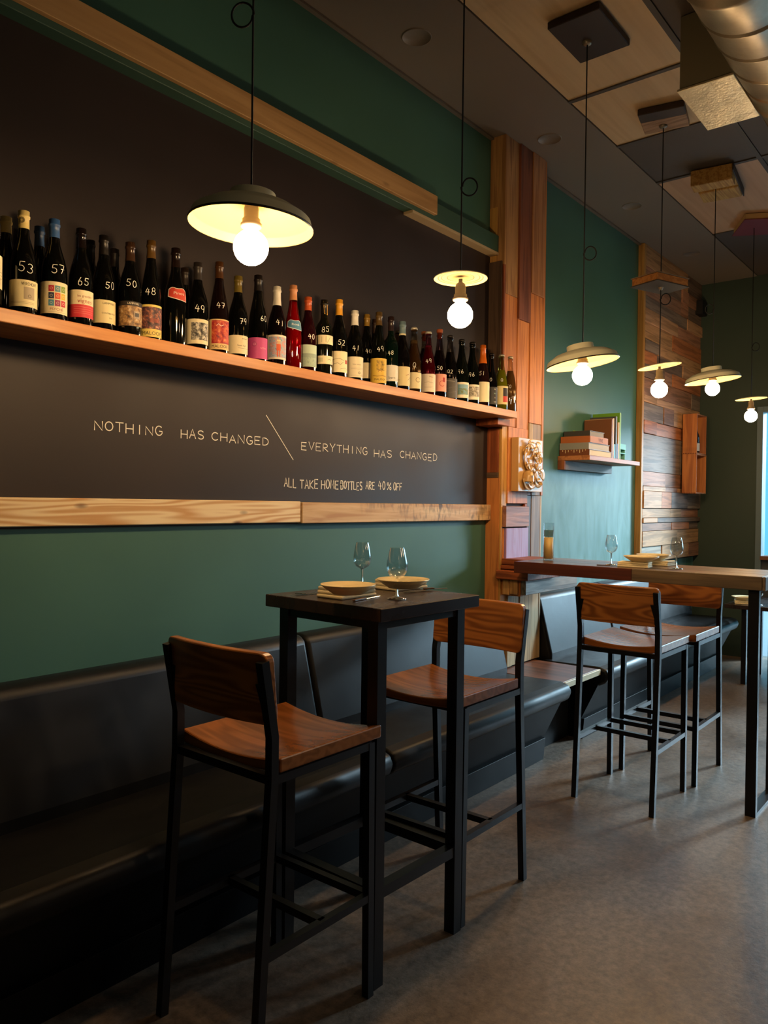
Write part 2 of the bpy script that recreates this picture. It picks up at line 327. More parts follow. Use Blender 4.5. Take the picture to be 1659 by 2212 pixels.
def scribbled_pine():
    """pale pine whose right half is scored and stained grey"""
    m, nt, b = nmat('stained_pine'); N, L = nt.nodes.new, nt.links.new; ge = N('ShaderNodeNewGeometry'); sx = N('ShaderNodeSeparateXYZ'); L(ge.outputs['Position'], sx.inputs[0])
    def noise(scl, det, thr0, thr1, dist=0):
        mp = N('ShaderNodeMapping'); mp.inputs['Scale'].default_value = scl; L(ge.outputs['Position'], mp.inputs[0]); n = N('ShaderNodeTexNoise'); n.inputs['Scale'].default_value = 1; n.inputs['Detail'].default_value = det; n.inputs['Distortion'].default_value = dist; L(mp.outputs[0], n.inputs['Vector'])
        r = N('ShaderNodeMapRange'); r.inputs[1].default_value, r.inputs[2].default_value = thr0, thr1; L(n.outputs[0], r.inputs[0]); return r.outputs[0]
    g = noise((2.5, 30, 34), 4, .35, .68, .8); sc_ = noise((60, 40, 22), 5, .46, .6); zn = noise((3.2, 3, 9), 3, .42, .58)
    r = N('ShaderNodeMapRange'); r.inputs[1].default_value, r.inputs[2].default_value = 2.5, 3.4; L(sx.outputs['X'], r.inputs[0])
    k = N('ShaderNodeMath'); k.operation = 'MULTIPLY'; L(sc_, k.inputs[0]); k2 = N('ShaderNodeMath'); k2.operation = 'MULTIPLY'; L(zn, k2.inputs[0]); L(r.outputs[0], k2.inputs[1]); k3 = N('ShaderNodeMath'); k3.operation = 'MULTIPLY'; L(k.outputs[0], k3.inputs[0]); k.inputs[1].default_value = .95; L(k2.outputs[0], k3.inputs[1])
    a = N('ShaderNodeMix'); a.data_type = 'RGBA'; L(g, a.inputs[0]); a.inputs[6].default_value = lin('#b98f62'); a.inputs[7].default_value = lin('#dcc094')
    c = N('ShaderNodeMix'); c.data_type = 'RGBA'; L(k3.outputs[0], c.inputs[0]); L(a.outputs[2], c.inputs[6]); c.inputs[7].default_value = lin('#4a4340'); L(c.outputs[2], b.inputs['Base Color']); b.inputs['Roughness'].default_value = .6
    return m
CHALKB = noisy('blackboard_paint', [(.3, '#221917'), (.72, '#2d2220')], 1.6, 8, (.46, .6), bump=.04, spec=.42)
CEIL = noisy('ceiling_brown_paint', [(.3, '#7a6f65'), (.7, '#84786d')], .9, 5, (.45, .6))
CONC = concrete()
VINYL = noisy('black_vinyl', [(.3, '#08080a'), (.7, '#0d0d10')], 5, 5, (.38, .50), bump=.12, bdist=.0015, spec=.32)
STEEL = plain('#15161a', .36, .35)
BASEBLK = plain('#07080b', .5, 0, .16)
DARKT = noisy('dark_table_top', [(.3, '#251a17'), (.7, '#2e211d')], 3, 4, (.24, .32), stretch=(1, 5, 1))
SEATW = wood('#a0602f', '#80491f', 'Y', .27, .5, 0, .03, .45, 40, 1.5)
BACKW = wood('#a86a34', '#7c4822', 'Y', .3, .5, 0, .03, .62, 70, 1)
CHALK = plain('#f2eee2', .9)
PAPER = '#e9dcb6'

# ================================================================== setting
W, ZC = 2.35, 3.45
XE = 7.56
def struct(name, b, label=None, parent=None):
    o = b.obj(name, parent)
    if parent is None: o['kind'] = 'structure'
    return o
b = MB(); b.box(-2.2, XE+.2, -3.2, W+.2, -.12, 0, CONC); struct('floor', b)
b = MB(); b.box(-2.2, XE+.2, W, W+.2, 0, ZC+.3, WALLP); wall_left = struct('wall_left', b)
b = MB(); b.box(-2.4, -2.2, -3.2, W+.2, 0, ZC+.3, GREEN); struct('wall_front', b)
b = MB(); b.box(-2.2, XE+.2, -3.4, -3.2, 0, ZC+.3, plain('#3a332d', .8)); struct('wall_right', b)
# end wall with its shop window
WY1 = 1.80; WY0 = -.60; WZ1 = 2.27
b = MB()
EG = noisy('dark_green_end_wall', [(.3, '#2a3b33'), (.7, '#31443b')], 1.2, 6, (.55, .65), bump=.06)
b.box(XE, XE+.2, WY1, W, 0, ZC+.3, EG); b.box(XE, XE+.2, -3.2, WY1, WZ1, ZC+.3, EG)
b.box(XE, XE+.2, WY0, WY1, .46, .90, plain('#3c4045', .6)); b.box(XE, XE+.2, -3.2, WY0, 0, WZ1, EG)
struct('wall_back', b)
# ceiling: painted soffit beside the wall, then a tile grid
GY, GP = 1.825, .61
b = MB(); b.box(-2.2, XE+.2, GY, W+.2, ZC, ZC+.2, CEIL); b.box(-2.2, XE+.2, -3.2, GY, ZC+.05, ZC+.2, plain('#1c1917', .8)); ceiling = struct('ceiling', b)
PLY = [wood('#dcc096', '#cdae82', 'X', .55, .35, .1, .02, .35), wood('#cfa886', '#bf9674', 'X', .55, .35, .1, .02, .35)]
DTILE = plain('#574e48', .7)
xs = [(-1.26, .0, 0), (.0, 1.25, 0), (1.25, 2.50, 0), (2.50, 3.735, 1), (3.735, 4.37, 1), (4.37, 5.01, 0), (5.01, 6.22, 2), (6.22, XE, 0)]
for j in range(8):
    y1 = GY-j*(GP+.012); y0 = y1-GP
    for x0, x1, t in xs:
        if j and t: t = 0
        m_ = DTILE if t == 0 else PLY[t-1]
        o = B('ceiling_tile', ceiling, x0+.009, x1-.009, max(y0, -3.2)+.006, y1-.006, ZC+.004, ZC+.02, m_, 0)
        if t: o['label'] = 'pale plywood ceiling panel'
BAR = plain('#4a433e', .6)
for j in range(1, 8):
    y1 = GY-j*(GP+.012)+.006; B('ceiling_grid_bar', ceiling, -2.2, XE, y1-.013, y1+.013, ZC-.004, ZC+.004, BAR, 0)
for x0, x1, t in xs: B('ceiling_grid_bar', ceiling, x0-.013, x0+.013, -3.2, GY, ZC-.003, ZC+.0045, BAR, 0)
b = MB(); b.box(-2.2, XE, W-.022, W, ZC-.012, ZC-.003, plain('#6b635a', .5)); o = struct('trim_1', b)
for px, lab in (((900, 80), None), ((1187, 300), None), ((1365, 445), None), ((1493, 548), None)):
    p = onz(px[0], px[1], ZC); b = MB(); b.lathe([(0, -.001), (.062, -.001), (.063, -.004), (.066, -.004), (.068, .0)], CEIL, 40, Tm(p.x, p.y, ZC))
    o = b.obj('ceiling_cap', None)
    tag(o, {900: 'round flat ceiling cap above the green wall nearest the camera', 1187: 'round flat ceiling cap beside the top of the plank column', 1365: 'round flat ceiling cap between the column and the wood-clad wall', 1493: 'round flat ceiling cap above the wood-clad wall by the far corner'}[px[0]], 'ceiling cap', 'round ceiling caps in the soffit')

# the shop window
win = empty('window_1', (XE, (WY1+WY0)/2, 0)); win['kind'] = 'structure'
FR = plain('#5d7078', .5); GLW = thin_glass('window_glass', (.93, .98, 1.0), 1.3)
B('window_frame', win, XE-.03, XE+.1, WY1-.05, WY1, 0, WZ1, FR); B('window_frame', win, XE-.03, XE+.1, WY0, WY0+.05, 0, WZ1, FR)
B('window_frame', win, XE-.03, XE+.1, WY0+.05, WY1-.05, WZ1-.05, WZ1, FR)
B('window_mullion', win, XE-.03, XE+.1, .60, .64, 0, WZ1-.05, FR)
B('window_sill', win, XE-.07, XE+.1, WY0+.05, WY1-.05, .90, .935, wood('#7c4a30', '#55301e', 'Y', .5))
for y0, y1 in ((.64, WY1-.05), (WY0+.05, .60)):
    B('glass_pane', win, XE+.04, XE+.046, y0, y1, .935, WZ1-.05, GLW, 0)
    B('glass_pane', win, XE+.04, XE+.046, y0, y1, .02, .46, GLW, 0)
b = MB(); b.box(XE+.2, XE+14, -12, 10, -.2, -.02, plain('#7c8488', .8)); tag(struct('floor', b), None)
bpy.data.objects['floor.001'].name = 'floor_outside'

# chalkboard with its writing
board = empty('chalkboard', (2.3, W-.006, 1.0), 'big black chalkboard panel above and below the wine shelf with white chalk lines', 'chalkboard')
ZB1 = 2.80; YB = W-.006
b = MB(); b.box(-1.6, 3.845, YB, W, 1.27, ZB1+.02, CHALKB); b.obj('panel', board)
def flat(s, t): return (s, YB-.0006, t)
def words(lst, z, h, wd):
    for tx, xa, ya, xb, yb in lst:
        b = MB(); p, q = ony(xa, ya, YB), ony(xb, yb, YB); strokes(b, tx, p.x, q.x, (p.z+q.z)/2, h, wd, flat, CHALK, .08)
        b.obj('chalk_word', board)['label'] = 'chalk word '+('40' if tx == '40' else tx)
words([('NOTHING', 204, 918, 350, 931), ('HAS', 391, 936, 440, 940), ('CHANGED', 457, 944, 580, 953)], 1.6, .031, .0035)
words([('EVERYTHING', 651, 963, 793, 974), ('HAS', 808, 979, 846, 981), ('CHANGED', 864, 983, 944, 988)], 1.6, .033, .0035)
words([('ALL', 614, 1042, 640, 1043), ('TAKE', 648, 1044, 687, 1046), ('HOME', 694, 1046, 731, 1047), ('BOTTLES', 736, 1048, 782, 1049), ('ARE', 790, 1049, 809, 1049), ('40', 817, 1050, 832, 1050), ('%', 836, 1050, 845, 1050), ('OFF', 850, 1050, 868, 1050)], 1.44, .036, .0046)
b = MB(); p, q = ony(575, 897, YB), ony(633, 993, YB); ribbon(b, [Vector((p.x, p.z)), Vector((q.x, q.z))], .003, flat, CHALK); b.obj('chalk_slash', board)['label'] = 'long chalk slash between the two sentences'

# pine trim board under the chalkboard, two lengths
tr = empty('trim_2', (2.3, W, 1.27)); tr['kind'] = 'structure'
PINE1 = wood('#ecd8ae', '#cda06a', 'X', .5, .6, .85, .08, .6, 58, 1.5); PINE2 = scribbled_pine()
B('plank', tr, -1.6, 2.313, W-.03, W, 1.277, 1.366, PINE1, .003)
B('plank', tr, 2.317, 3.895, W-.034, W, 1.273, 1.362, PINE2, .003)
# green header with the wood fascia
hd = empty('trim_3', (2.3, W, 2.79)); hd['kind'] = 'structure'
HG = noisy('green_header_paint', [(.3, '#2f4f44'), (.7, '#36584c')], 2, 5, (.5, .6))
B('header', hd, -1.6, 3.835, W-.06, W, 2.79, 2.885, HG, .002)
B('fascia_board', hd, -1.6, 3.20, W-.082, W-.06, 2.812, 2.905, wood('#bb9462', '#a0794a', 'X', .6, .5, .35, .08, .4), .002)
B('light_strip', hd, 3.02, 3.835, W-.062, W, 2.776, 2.79, plain('#b09b78', .6), .001)

# ------------------------------------------------------------------ plank column
CYF = 2.25
col = empty('plank_column', (4.06, 2.30, 0), 'tall square column clad in mismatched reclaimed planks beside the chalkboard', 'column')
b = MB(); b.box(3.845, 4.30, 2.262, W, 0, ZC, plain('#3a2517', .8)); b.obj('core', col)
cw = {'tan': ('#c19159', '#97683a'), 'rough': ('#b98c5c', '#8a6038'), 'red': ('#8a5238', '#663a28'), 'orange': ('#d28848', '#aa6430'), 'pink': ('#c08a5e', '#9c6840'), 'grey': ('#97806c', '#6f5a4c'),
      'dark': ('#66503f', '#4a382c'), 'redd': ('#a0552c', '#74381c'), 'gold': ('#cf9c52', '#a87a38'), 'pale': ('#cdb184', '#9a7f58'), 'purple': ('#b09ccc', '#a07eac'), 'char': ('#574d4a', '#423a38'), 'weather': ('#968e84', '#5f5852'), 'mauve': ('#b07e6c', '#805850')}
def CW(k, ax='Z'): return wood(cw[k][0], cw[k][1], ax, .55, 1.0, .15, .3, .45)
def front(px0, px1, y0, y1, proud, k, ax='Z', nm='plank'):
    a, c = ony(px0, (y0+y1)/2, CYF), ony(px1, (y0+y1)/2, CYF); xm = (px0+px1)/2
    z1, z0 = min(ony(xm, y0, CYF).z, ZC), ony(xm, y1, CYF).z
    return B(nm, col, a.x+.001, c.x-.001, CYF-proud, 2.264, max(z0, .42)+.001, z1-.001, CW(k, ax), .0015)
def side(Y0, Y1, z0, z1, k, proud=.0, ax='Z'):
    return B('plank', col, 3.832-proud, 3.848, Y0, Y1, z0, z1, CW(k, ax), .0015)
zz = lambda y: ony(1100, y, CYF).z
# front boards (pixel rows turned to heights on the column face)
def fb(x0, x1, z0, z1, proud, k, ax='Z'): return B('plank', col, x0+.001, x1-.001, CYF-proud, 2.264, z0+.001, z1-.001, CW(k, ax), .0015)
fb(3.845, 3.985, 2.56, ZC, .0, 'rough'); fb(3.845, 3.985, 1.81, 2.56, .0, 'orange')
fb(3.985, 4.125, 2.44, ZC, .012, 'red'); fb(3.985, 4.125, 1.80, 2.44, .004, 'orange')
fb(4.125, 4.28, 2.62, ZC, .018, 'pink'); fb(4.125, 4.28, 1.85, 2.62, .010, 'orange')
fb(4.28, 4.305, 1.42, ZC, .012, 'orange')
fb(4.125, 4.17, 1.70, 1.85, .012, 'pale'); fb(4.17, 4.28, 1.42, 1.85, .008, 'grey'); fb(4.125, 4.17, 1.42, 1.70, .004, 'redd')
fb(3.89, 4.125, 1.37, 1.81, .006, 'orange'); fb(3.845, 3.89, 1.355, 1.86, .0, 'gold')
fb(3.85, 4.12, 1.235, 1.355, .022, 'mauve', 'X'); fb(4.10, 4.125, 1.235, 1.37, .004, 'redd')
o = fb(3.865, 4.125, 1.05, 1.23, .016, 'purple'); o['label'] = 'lavender painted block'
fb(3.845, 3.865, 1.04, 1.23, .004, 'orange'); fb(4.125, 4.175, 1.04, 1.42, .003, 'char'); fb(4.175, 4.285, 1.04, 1.42, .006, 'grey'); fb(4.285, 4.305, .43, 1.42, .006, 'pale')
fb(3.845, 3.90, .43, 1.04, .0, 'gold'); fb(3.90, 3.955, .43, 1.04, .012, 'pale'); fb(3.955, 4.045, .43, 1.04, .004, 'pale'); fb(4.045, 4.11, .43, 1.04, .010, 'pale'); fb(4.11, 4.20, .43, 1.04, .006, 'pale'); fb(4.20, 4.285, .43, 1.04, .004, 'pale')
# left face boards
side(2.25, 2.30, 2.72, ZC, 'tan'); side(2.30, W, 3.05, ZC, 'tan'); side(2.30, W, 2.74, 3.05, 'gold', .002)
side(2.262, W, 1.90, 2.74, 'dark', .010); side(2.25, 2.262, 1.90, 2.72, 'redd', .002)
side(2.27, W, 1.545, 1.80, 'redd', .006); side(2.25, 2.27, 1.36, 1.84, 'gold'); side(2.27, W, 1.515, 1.545, 'dark', .008, 'Y')
side(2.262, W, .43, 1.515, 'orange', .004); side(2.25, 2.262, .43, 1.36, 'gold', .001)
# bracket carrying the bar table
o = B('bracket_block', col, 3.80, 4.20, 2.06, 2.262, .945, .995, CW('redd', 'Y'), .004)
o = B('bracket_slat', col, 3.835, 4.15, 2.10, 2.262, 1.0, 1.022, CW('redd', 'Y'), .002); B('bracket_slat', col, 3.845, 4.15, 2.09, 2.262, 1.025, 1.058, CW('redd', 'Y'), .003)
o = B('bracket_board', col, 3.845, 4.50, 2.095, 2.125, .86, .955, CW('weather', 'X'), .003); o['label'] = 'grey weathered bracket board'
B('bracket_block', col, 3.83, 3.86, 2.14, 2.19, .86, .945, CW('tan'), .004); B('bracket_block', col, 3.83, 3.86, 2.192, 2.235, .855, .945, CW('tan'), .004); B('bracket_block', col, 3.85, 3.88, 2.13, 2.25, .85, .945, CW('orange'), .002)

# ------------------------------------------------------------------ wood-clad wall section
clad = empty('wood_cladding', (6.8, 2.31, 0), 'wall section clad in patchwork of reclaimed wooden boards beside the far corner', 'wall cladding')
b = MB(); b.box(6.12, XE, 2.325, W, .9, ZC, plain('#2a201a', .9)); b.obj('backing', clad)
B('edge_post', clad, 6.08, 6.12, 2.300, W, .82, ZC, wood('#b98c4c', '#94682f', 'Z', .5, .8, .1, .1, .4), .003)
rows = [526, 567, 598, 632, 659, 689, 728, 752, 781, 811, 850, 866, 905, 934, 1017, 1049, 1060, 1098, 1119, 1130, 1148, 1182, 1216]
zr = [ony(1385, y, 2.31).z for y in rows]; zr[0] = ZC
pal = [('#b58468', '#8d634c'), ('#c09468', '#94704a'), ('#8d7c6e', '#675950'), ('#7a6658', '#594940'), ('#ba774a', '#8f5834'), ('#a47e68', '#7c5c4c'), ('#9a7056', '#72523c'), ('#c59a74', '#9d7856')]
lead = {0: 1, 1: 0, 2: 5, 3: 2, 4: 7, 5: 1, 6: 2, 7: 4, 8: 3, 9: 6, 10: 1, 11: 2, 12: 4, 13: 2, 14: 0, 15: 7, 16: 7, 17: 1, 18: 7, 19: 6, 20: 1, 21: 8, 22: 2}
pal.append(('#b3a795', '#877c6e'))
rr = random.Random(11)
for i in range(len(zr)-1):
    z1, z0 = zr[i], zr[i+1]; x = 6.121; first = True
    cuts = sorted(rr.uniform(6.4, 7.35) for _ in range(rr.choice((1, 2, 2, 3))))
    if i == 13: cuts = [7.05]
    if i == 20: cuts = [6.95]
    cuts = [c for k, c in enumerate(cuts) if k == 0 or c-cuts[k-1] > .14]+[XE-.001]
    for c in cuts:
        ci = lead.get(i, 0) if first else rr.randrange(len(pal)-1)
        pr_ = rr.choice((0, .004, .008, .012, .016))
        if i in (16, 18): pr_ = .022
        B('board', clad, x+.001, c-.001, 2.312-pr_, 2.326, z0+.0015, z1-.0015, wood(*pal[ci], 'X', .6, 1.1, .2, .3, .5), .0015)
        first = False; x = c

# ================================================================== banquettes
def bench(x0, x1, label, seams=(), xb=None, yb=2.345):
    e = empty('banquette_bench', ((x0+x1)/2, 2.1, 0), label, 'bench', 'black vinyl banquettes along the wall')
    xs_ = [x0]+list(seams)+[x1]
    for a, c in zip(xs_, xs_[1:]):
        a_ = max(a, xb) if xb else a
        b = MB(); b.prism([(2.348, .40), (2.17, .40), (2.17, .46), (2.255, .795), (2.285, .815), (2.348, .815)], a_+.003, c-.003, 'X', VINYL, .018, True); b.obj('backrest', e)
        b = MB(); b.prism([(2.21, .32), (1.845, .32), (1.80, .345), (1.785, .385), (1.80, .418), (1.845, .432), (2.21, .424)], a+.003, c-.003, 'X', VINYL, .014, True); b.obj('seat_cushion', e)
    b = MB(); b.prism([(yb, .0), (1.96, .0), (1.955, .10), (1.845, .33), (yb, .33)], x0, x1, 'X', BASEBLK); b.obj('base', e)
    b = MB(); b.prism([(1.955, .02), (1.938, .0), (1.928, .118), (1.955, .118)], x0, x1-.02, 'X', BASEBLK, .002); b.obj('kick_board', e)
    return e
bench(-1.6, 3.80, 'long black vinyl banquette under the chalkboard and the small square table', (2.29,))
bench(4.262, 7.0, 'black vinyl banquette running on behind the bar table beyond the column', (5.27,), 4.31, 2.20)
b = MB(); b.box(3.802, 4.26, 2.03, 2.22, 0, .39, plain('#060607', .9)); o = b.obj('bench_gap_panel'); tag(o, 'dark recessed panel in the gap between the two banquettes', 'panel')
led = empty('wood_ledge', (4.05, 2.04, .394), 'low wooden ledge with pale front edge at the foot of the plank column', 'ledge')
B('top_board', led, 3.80, 4.25, 1.842, 2.25, .394, .424, wood('#7a4a33', '#54301f', 'Y', .45, .7, .1, .1, .4), .002)
B('front_edge', led, 3.80, 4.25, 1.826, 1.841, .392, .424, wood('#dccfae', '#c3b38c', 'X', .5, .8, .2, .1, .3), .002)

# ================================================================== stools
def make_stool(name, loc, rz, label, sf=1.0):
    e = empty(name, loc, label, 'bar stool', 'wood and black steel bar stools', rz)
    def saddle(v):
        k = min(1, max(0, (v.z-.709)/.037)); v.z -= (.010+.012*k)*(1-(v.y/.191)**2)
        return v
    b = MB(); bm = bmesh.new(); bmesh.ops.create_cube(bm, size=1)
    for v in bm.verts: v.co = Vector((.05+v.co.x*.385, v.co.y*.382, .7275+v.co.z*.037))
    bmesh.ops.bevel(bm, geom=bm.edges[:], offset=.005, segments=2, affect='EDGES', profile=.5)
    for k in range(1, 12):
        g = bm.verts[:]+bm.edges[:]+bm.faces[:]; bmesh.ops.bisect_plane(bm, geom=g, plane_co=(0, -.18+k*.03, 0), plane_no=(0, 1, 0))
    b.frombm(bm, SEATW, fn=saddle); b.obj('seat', e, (0, 0, 0), True)
    # curved backrest board
    b = MB(); bm = bmesh.new(); bmesh.ops.create_cube(bm, size=1)
    for v in bm.verts: v.co = Vector((v.co.x*.026, v.co.y*.385, v.co.z*.175))
    zed = [ed for ed in bm.edges if abs(ed.verts[0].co.x-ed.verts[1].co.x) > .01]
    bmesh.ops.bevel(bm, geom=zed, offset=.022, segments=4, affect='EDGES', profile=.5)
    es = [ed for ed in bm.edges if ed.calc_face_angle(0) > .8]; bmesh.ops.bevel(bm, geom=es, offset=.004, segments=2, affect='EDGES', profile=.5)
    for k in range(1, 12):
        g = bm.verts[:]+bm.edges[:]+bm.faces[:]; bmesh.ops.bisect_plane(bm, geom=g, plane_co=(0, -.18+k*.03, 0), plane_no=(0, 1, 0))
    def curve(v): v.x -= .022*(1-(v.y/.19)**2); v.x += -.10*v.z; return v
    b.frombm(bm, BACKW, M=Matrix.Translation((-.172, 0, .917)), fn=curve); b.obj('backrest', e, (0, 0, 0), True)
    for s in (-1, 1):
        y = s*.183
        b = MB(); b.tube([(-.205, y, 0), (-.162, y, .70), (-.162, y, .80), (-.196, y, .985)], .0115, STEEL, square=True); leg_ = b.obj('leg', e, (0, 0, 0), True)
        b = MB(); b.lathe([(0, -.003), (.03, -.003), (.03, .003), (0, .003)], STEEL, 20, Tm(-.186, y-s*.018, .90, 0, PI/2-.15, 0), False); b.obj('bracket_plate', leg_, (0, 0, 0), True)
        b = MB(); b.tube([(.205, y, 0), (.198, y, .705)], .0115, STEEL, square=True); b.obj('leg', e, (0, 0, 0), True)
        b = MB(); b.tube([(-.166, y, .697), (.198, y, .697)], .0105, STEEL, square=True); b.obj('seat_rail', e, (0, 0, 0), True)
        b = MB(); b.tube([(-.188, y, .278), (.203, y, .278)], .0105, STEEL, square=True); b.obj('foot_rail', e, (0, 0, 0), True)
    for x, z in ((-.160, .697), (.198, .697), (.203, .278), (.02, .278)):
        b = MB(); b.tube([(x, -.183, z), (x, .183, z)], .0105, STEEL, square=True); b.obj('cross_rail', e, (0, 0, 0), True)
    return e
make_stool('bar_stool', (1.435, 1.548, 0), 0.0, 'nearest wooden bar stool, its back to the camera, left of the small square table')
make_stool('bar_stool', (2.31, 1.55, 0), PI, 'wooden bar stool to the right of the small square table, beside the plank column')
make_stool('bar_stool', (3.592, 1.392, 0), 0.0, 'wooden bar stool at the near side of the long bar table, back to the camera')
make_stool('bar_stool', (4.108, 1.372, 0), PI, 'wooden bar stool at the far side of the long bar table, partly hidden')

# ================================================================== tables
t1 = empty('bar_table', (1.882, 1.562, 0), 'small square dark bar table set for two in front of the banquette', 'table', None, -.032)
TX, TY, TZ = .239, .239, 1.0735
b = MB(); b.bevbox(-TX, TX, -TY, TY, TZ-.037, TZ, DARKT, .002, 1); b.obj('table_top', t1, (0, 0, 0), True)
for sx in (-1, 1):
    for sy in (-1, 1):
        b = MB(); b.tube([(sx*.19, sy*.185, 0), (sx*.19, sy*.185, TZ-.037)], .019, STEEL, square=True); b.obj('leg', t1, (0, 0, 0), True)
for s in (-1, 1):
    b = MB(); b.tube([(-.19, s*.185, .262), (.19, s*.185, .262)], .016, STEEL, square=True); b.obj('stretcher', t1, (0, 0, 0), True)
    b = MB(); b.tube([(s*.19, -.185, .262), (s*.19, .185, .262)], .016, STEEL, square=True); b.obj('stretcher', t1, (0, 0, 0), True)
    b = MB(); b.tube([(-.19, s*.185, TZ-.051), (.19, s*.185, TZ-.051)], .014, STEEL, square=True); b.obj('apron', t1, (0, 0, 0), True)
    b = MB(); b.tube([(s*.19, -.185, TZ-.051), (s*.19, .185, TZ-.051)], .014, STEEL, square=True); b.obj('apron', t1, (0, 0, 0), True)

t2 = empty('bar_table', (3.88, 1.45, 0), 'long reclaimed-plank bar table reaching out from the column into the room', 'table')
TZ2 = 1.062
for i, (x0, x1, c) in enumerate(((3.66, 3.80, ('#6f5138', '#4d3626')), (3.802, 3.95, ('#5d4331', '#41301f')), (3.952, 4.09, ('#7a5a3f', '#54402f')))):
    B('top_plank', t2, x0, x1, .84, 2.06, TZ2-.055, TZ2, wood(*c, 'Y', .32, .8, .1, .12, .4), .002)
B('edge_board', t2, 3.648, 3.6595, 1.42, 2.06, TZ2-.06, TZ2, wood('#5c2c1f', '#431c13', 'Y', .4, .8, 0, .1, .3), .002)
B('edge_board', t2, 3.646, 3.6595, .84, 1.419, TZ2-.06, TZ2, wood('#6d5b45', '#4c4032', 'Y', .5, .8, .1, .15, .4), .002)
B('end_board', t2, 3.646, 4.09, .826, .839, TZ2-.06, TZ2, wood('#74624c', '#54463a', 'X', .5, .8, .1, .15, .4), .002)
b = MB()
for x in (3.69, 4.06): b.box(x-.014, x+.014, .858, .902, 0, TZ2-.055, STEEL)
b.box(3.704, 4.046, .858, .902, 0, .014, STEEL); b.box(3.704, 4.046, .858, .902, TZ2-.069, TZ2-.055, STEEL); b.obj('leg_frame', t2)
b = MB(); b.lathe([(0, .02), (.006, .02), (.008, .014)], STEEL, 10, Tm(3.73, .88, 0)); b.obj('bolt', t2)

t3 = empty('dining_table', (6.65, 1.35, 0), 'low dark dining table in front of the shop window at the right edge', 'table')
TZ3 = .62
B('table_top', t3, 6.30, 7.0, .95, 1.72, TZ3-.03, TZ3, DARKT, .002)
for x, y in ((6.42, 1.60), (6.9, 1.60), (6.42, 1.07), (6.9, 1.07)):
    b = MB(); b.tube([(x, y, 0), (x, y, TZ3-.03)], .018, STEEL, square=True); b.obj('leg', t3)

# ================================================================== wine shelf
sh = empty('wine_shelf', (2.0, 2.24, 1.84), 'long oak wall shelf carrying the row of wine bottles', 'shelf')
SZ = 1.877; SY = 2.13
b = MB(); b.bevbox(-1.6, 3.785, SY, W-.0075, SZ-.038, SZ, wood('#c98a4e', '#ad6c36', 'X', .45, .9, .05, .08, .3), .002, 1); b.obj('board', sh)
B('bracket_block', sh, 3.70, 3.83, 2.20, W-.0075, SZ-.075, SZ-.038, CW('redd', 'X'), .002)

# ================================================================== wine bottles
def glassy(col, rough=.06): return plain(col, rough, 0, .6)
def clear_glass(name, tint):
    return thin_glass('bottle_'+name, tint, 1.5)
PROF = {
 'burg': [(.45, 1), (.52, .97), (.60, .84), (.68, .64), (.75, .47), (.82, .39), (.93, .365)],
 'bord': [(.58, 1), (.63, .96), (.67, .82), (.71, .58), (.74, .44), (.78, .385), (.93, .37)],
 'flute': [(.36, 1), (.46, .96), (.56, .83), (.66, .66), (.76, .49), (.85, .39), (.93, .365)],
 'champ': [(.42, 1), (.50, .95), (.60, .80), (.70, .58), (.80, .43), (.90, .37), (.93, .36)]}
def picmat(name, stops, scale=85): return noisy('label_print_'+name, stops, scale, 9, (.5, .6))
PICS = {'van': [(.3, '#2b2018'), (.45, '#7a5a3a'), (.58, '#b08a58'), (.72, '#d8cdb8')], 'truck': [(.3, '#1d1a1c'), (.5, '#5a3a40'), (.62, '#b06a4a'), (.75, '#cdd0c8')], 'ink': [(.38, '#1c1b19'), (.5, '#77736a'), (.62, '#cfcabc')],
        'red': [(.3, '#6e1620'), (.45, '#b02a30'), (.6, '#d8643a'), (.75, '#e8b07a')], 'beach': [(.3, '#4a5a80'), (.45, '#9fb4c8'), (.6, '#c88a80'), (.75, '#e8dcd0')], 'land': [(.3, '#8fa79a'), (.5, '#a3b8a6'), (.7, '#7c9086')],
        'goat': [(.35, '#6e5a30'), (.5, '#b8963a'), (.62, '#d8b040')], 'field': [(.3, '#3a4a30'), (.45, '#7a8a60'), (.6, '#6fa0b8'), (.75, '#c8d0c0')], 'cows': [(.35, '#4a4438'), (.5, '#9a9484'), (.65, '#d8d2c4')], 'smear': [(.3, '#c9bfa0'), (.6, '#e6dcc0')]}
LIFT = .0002
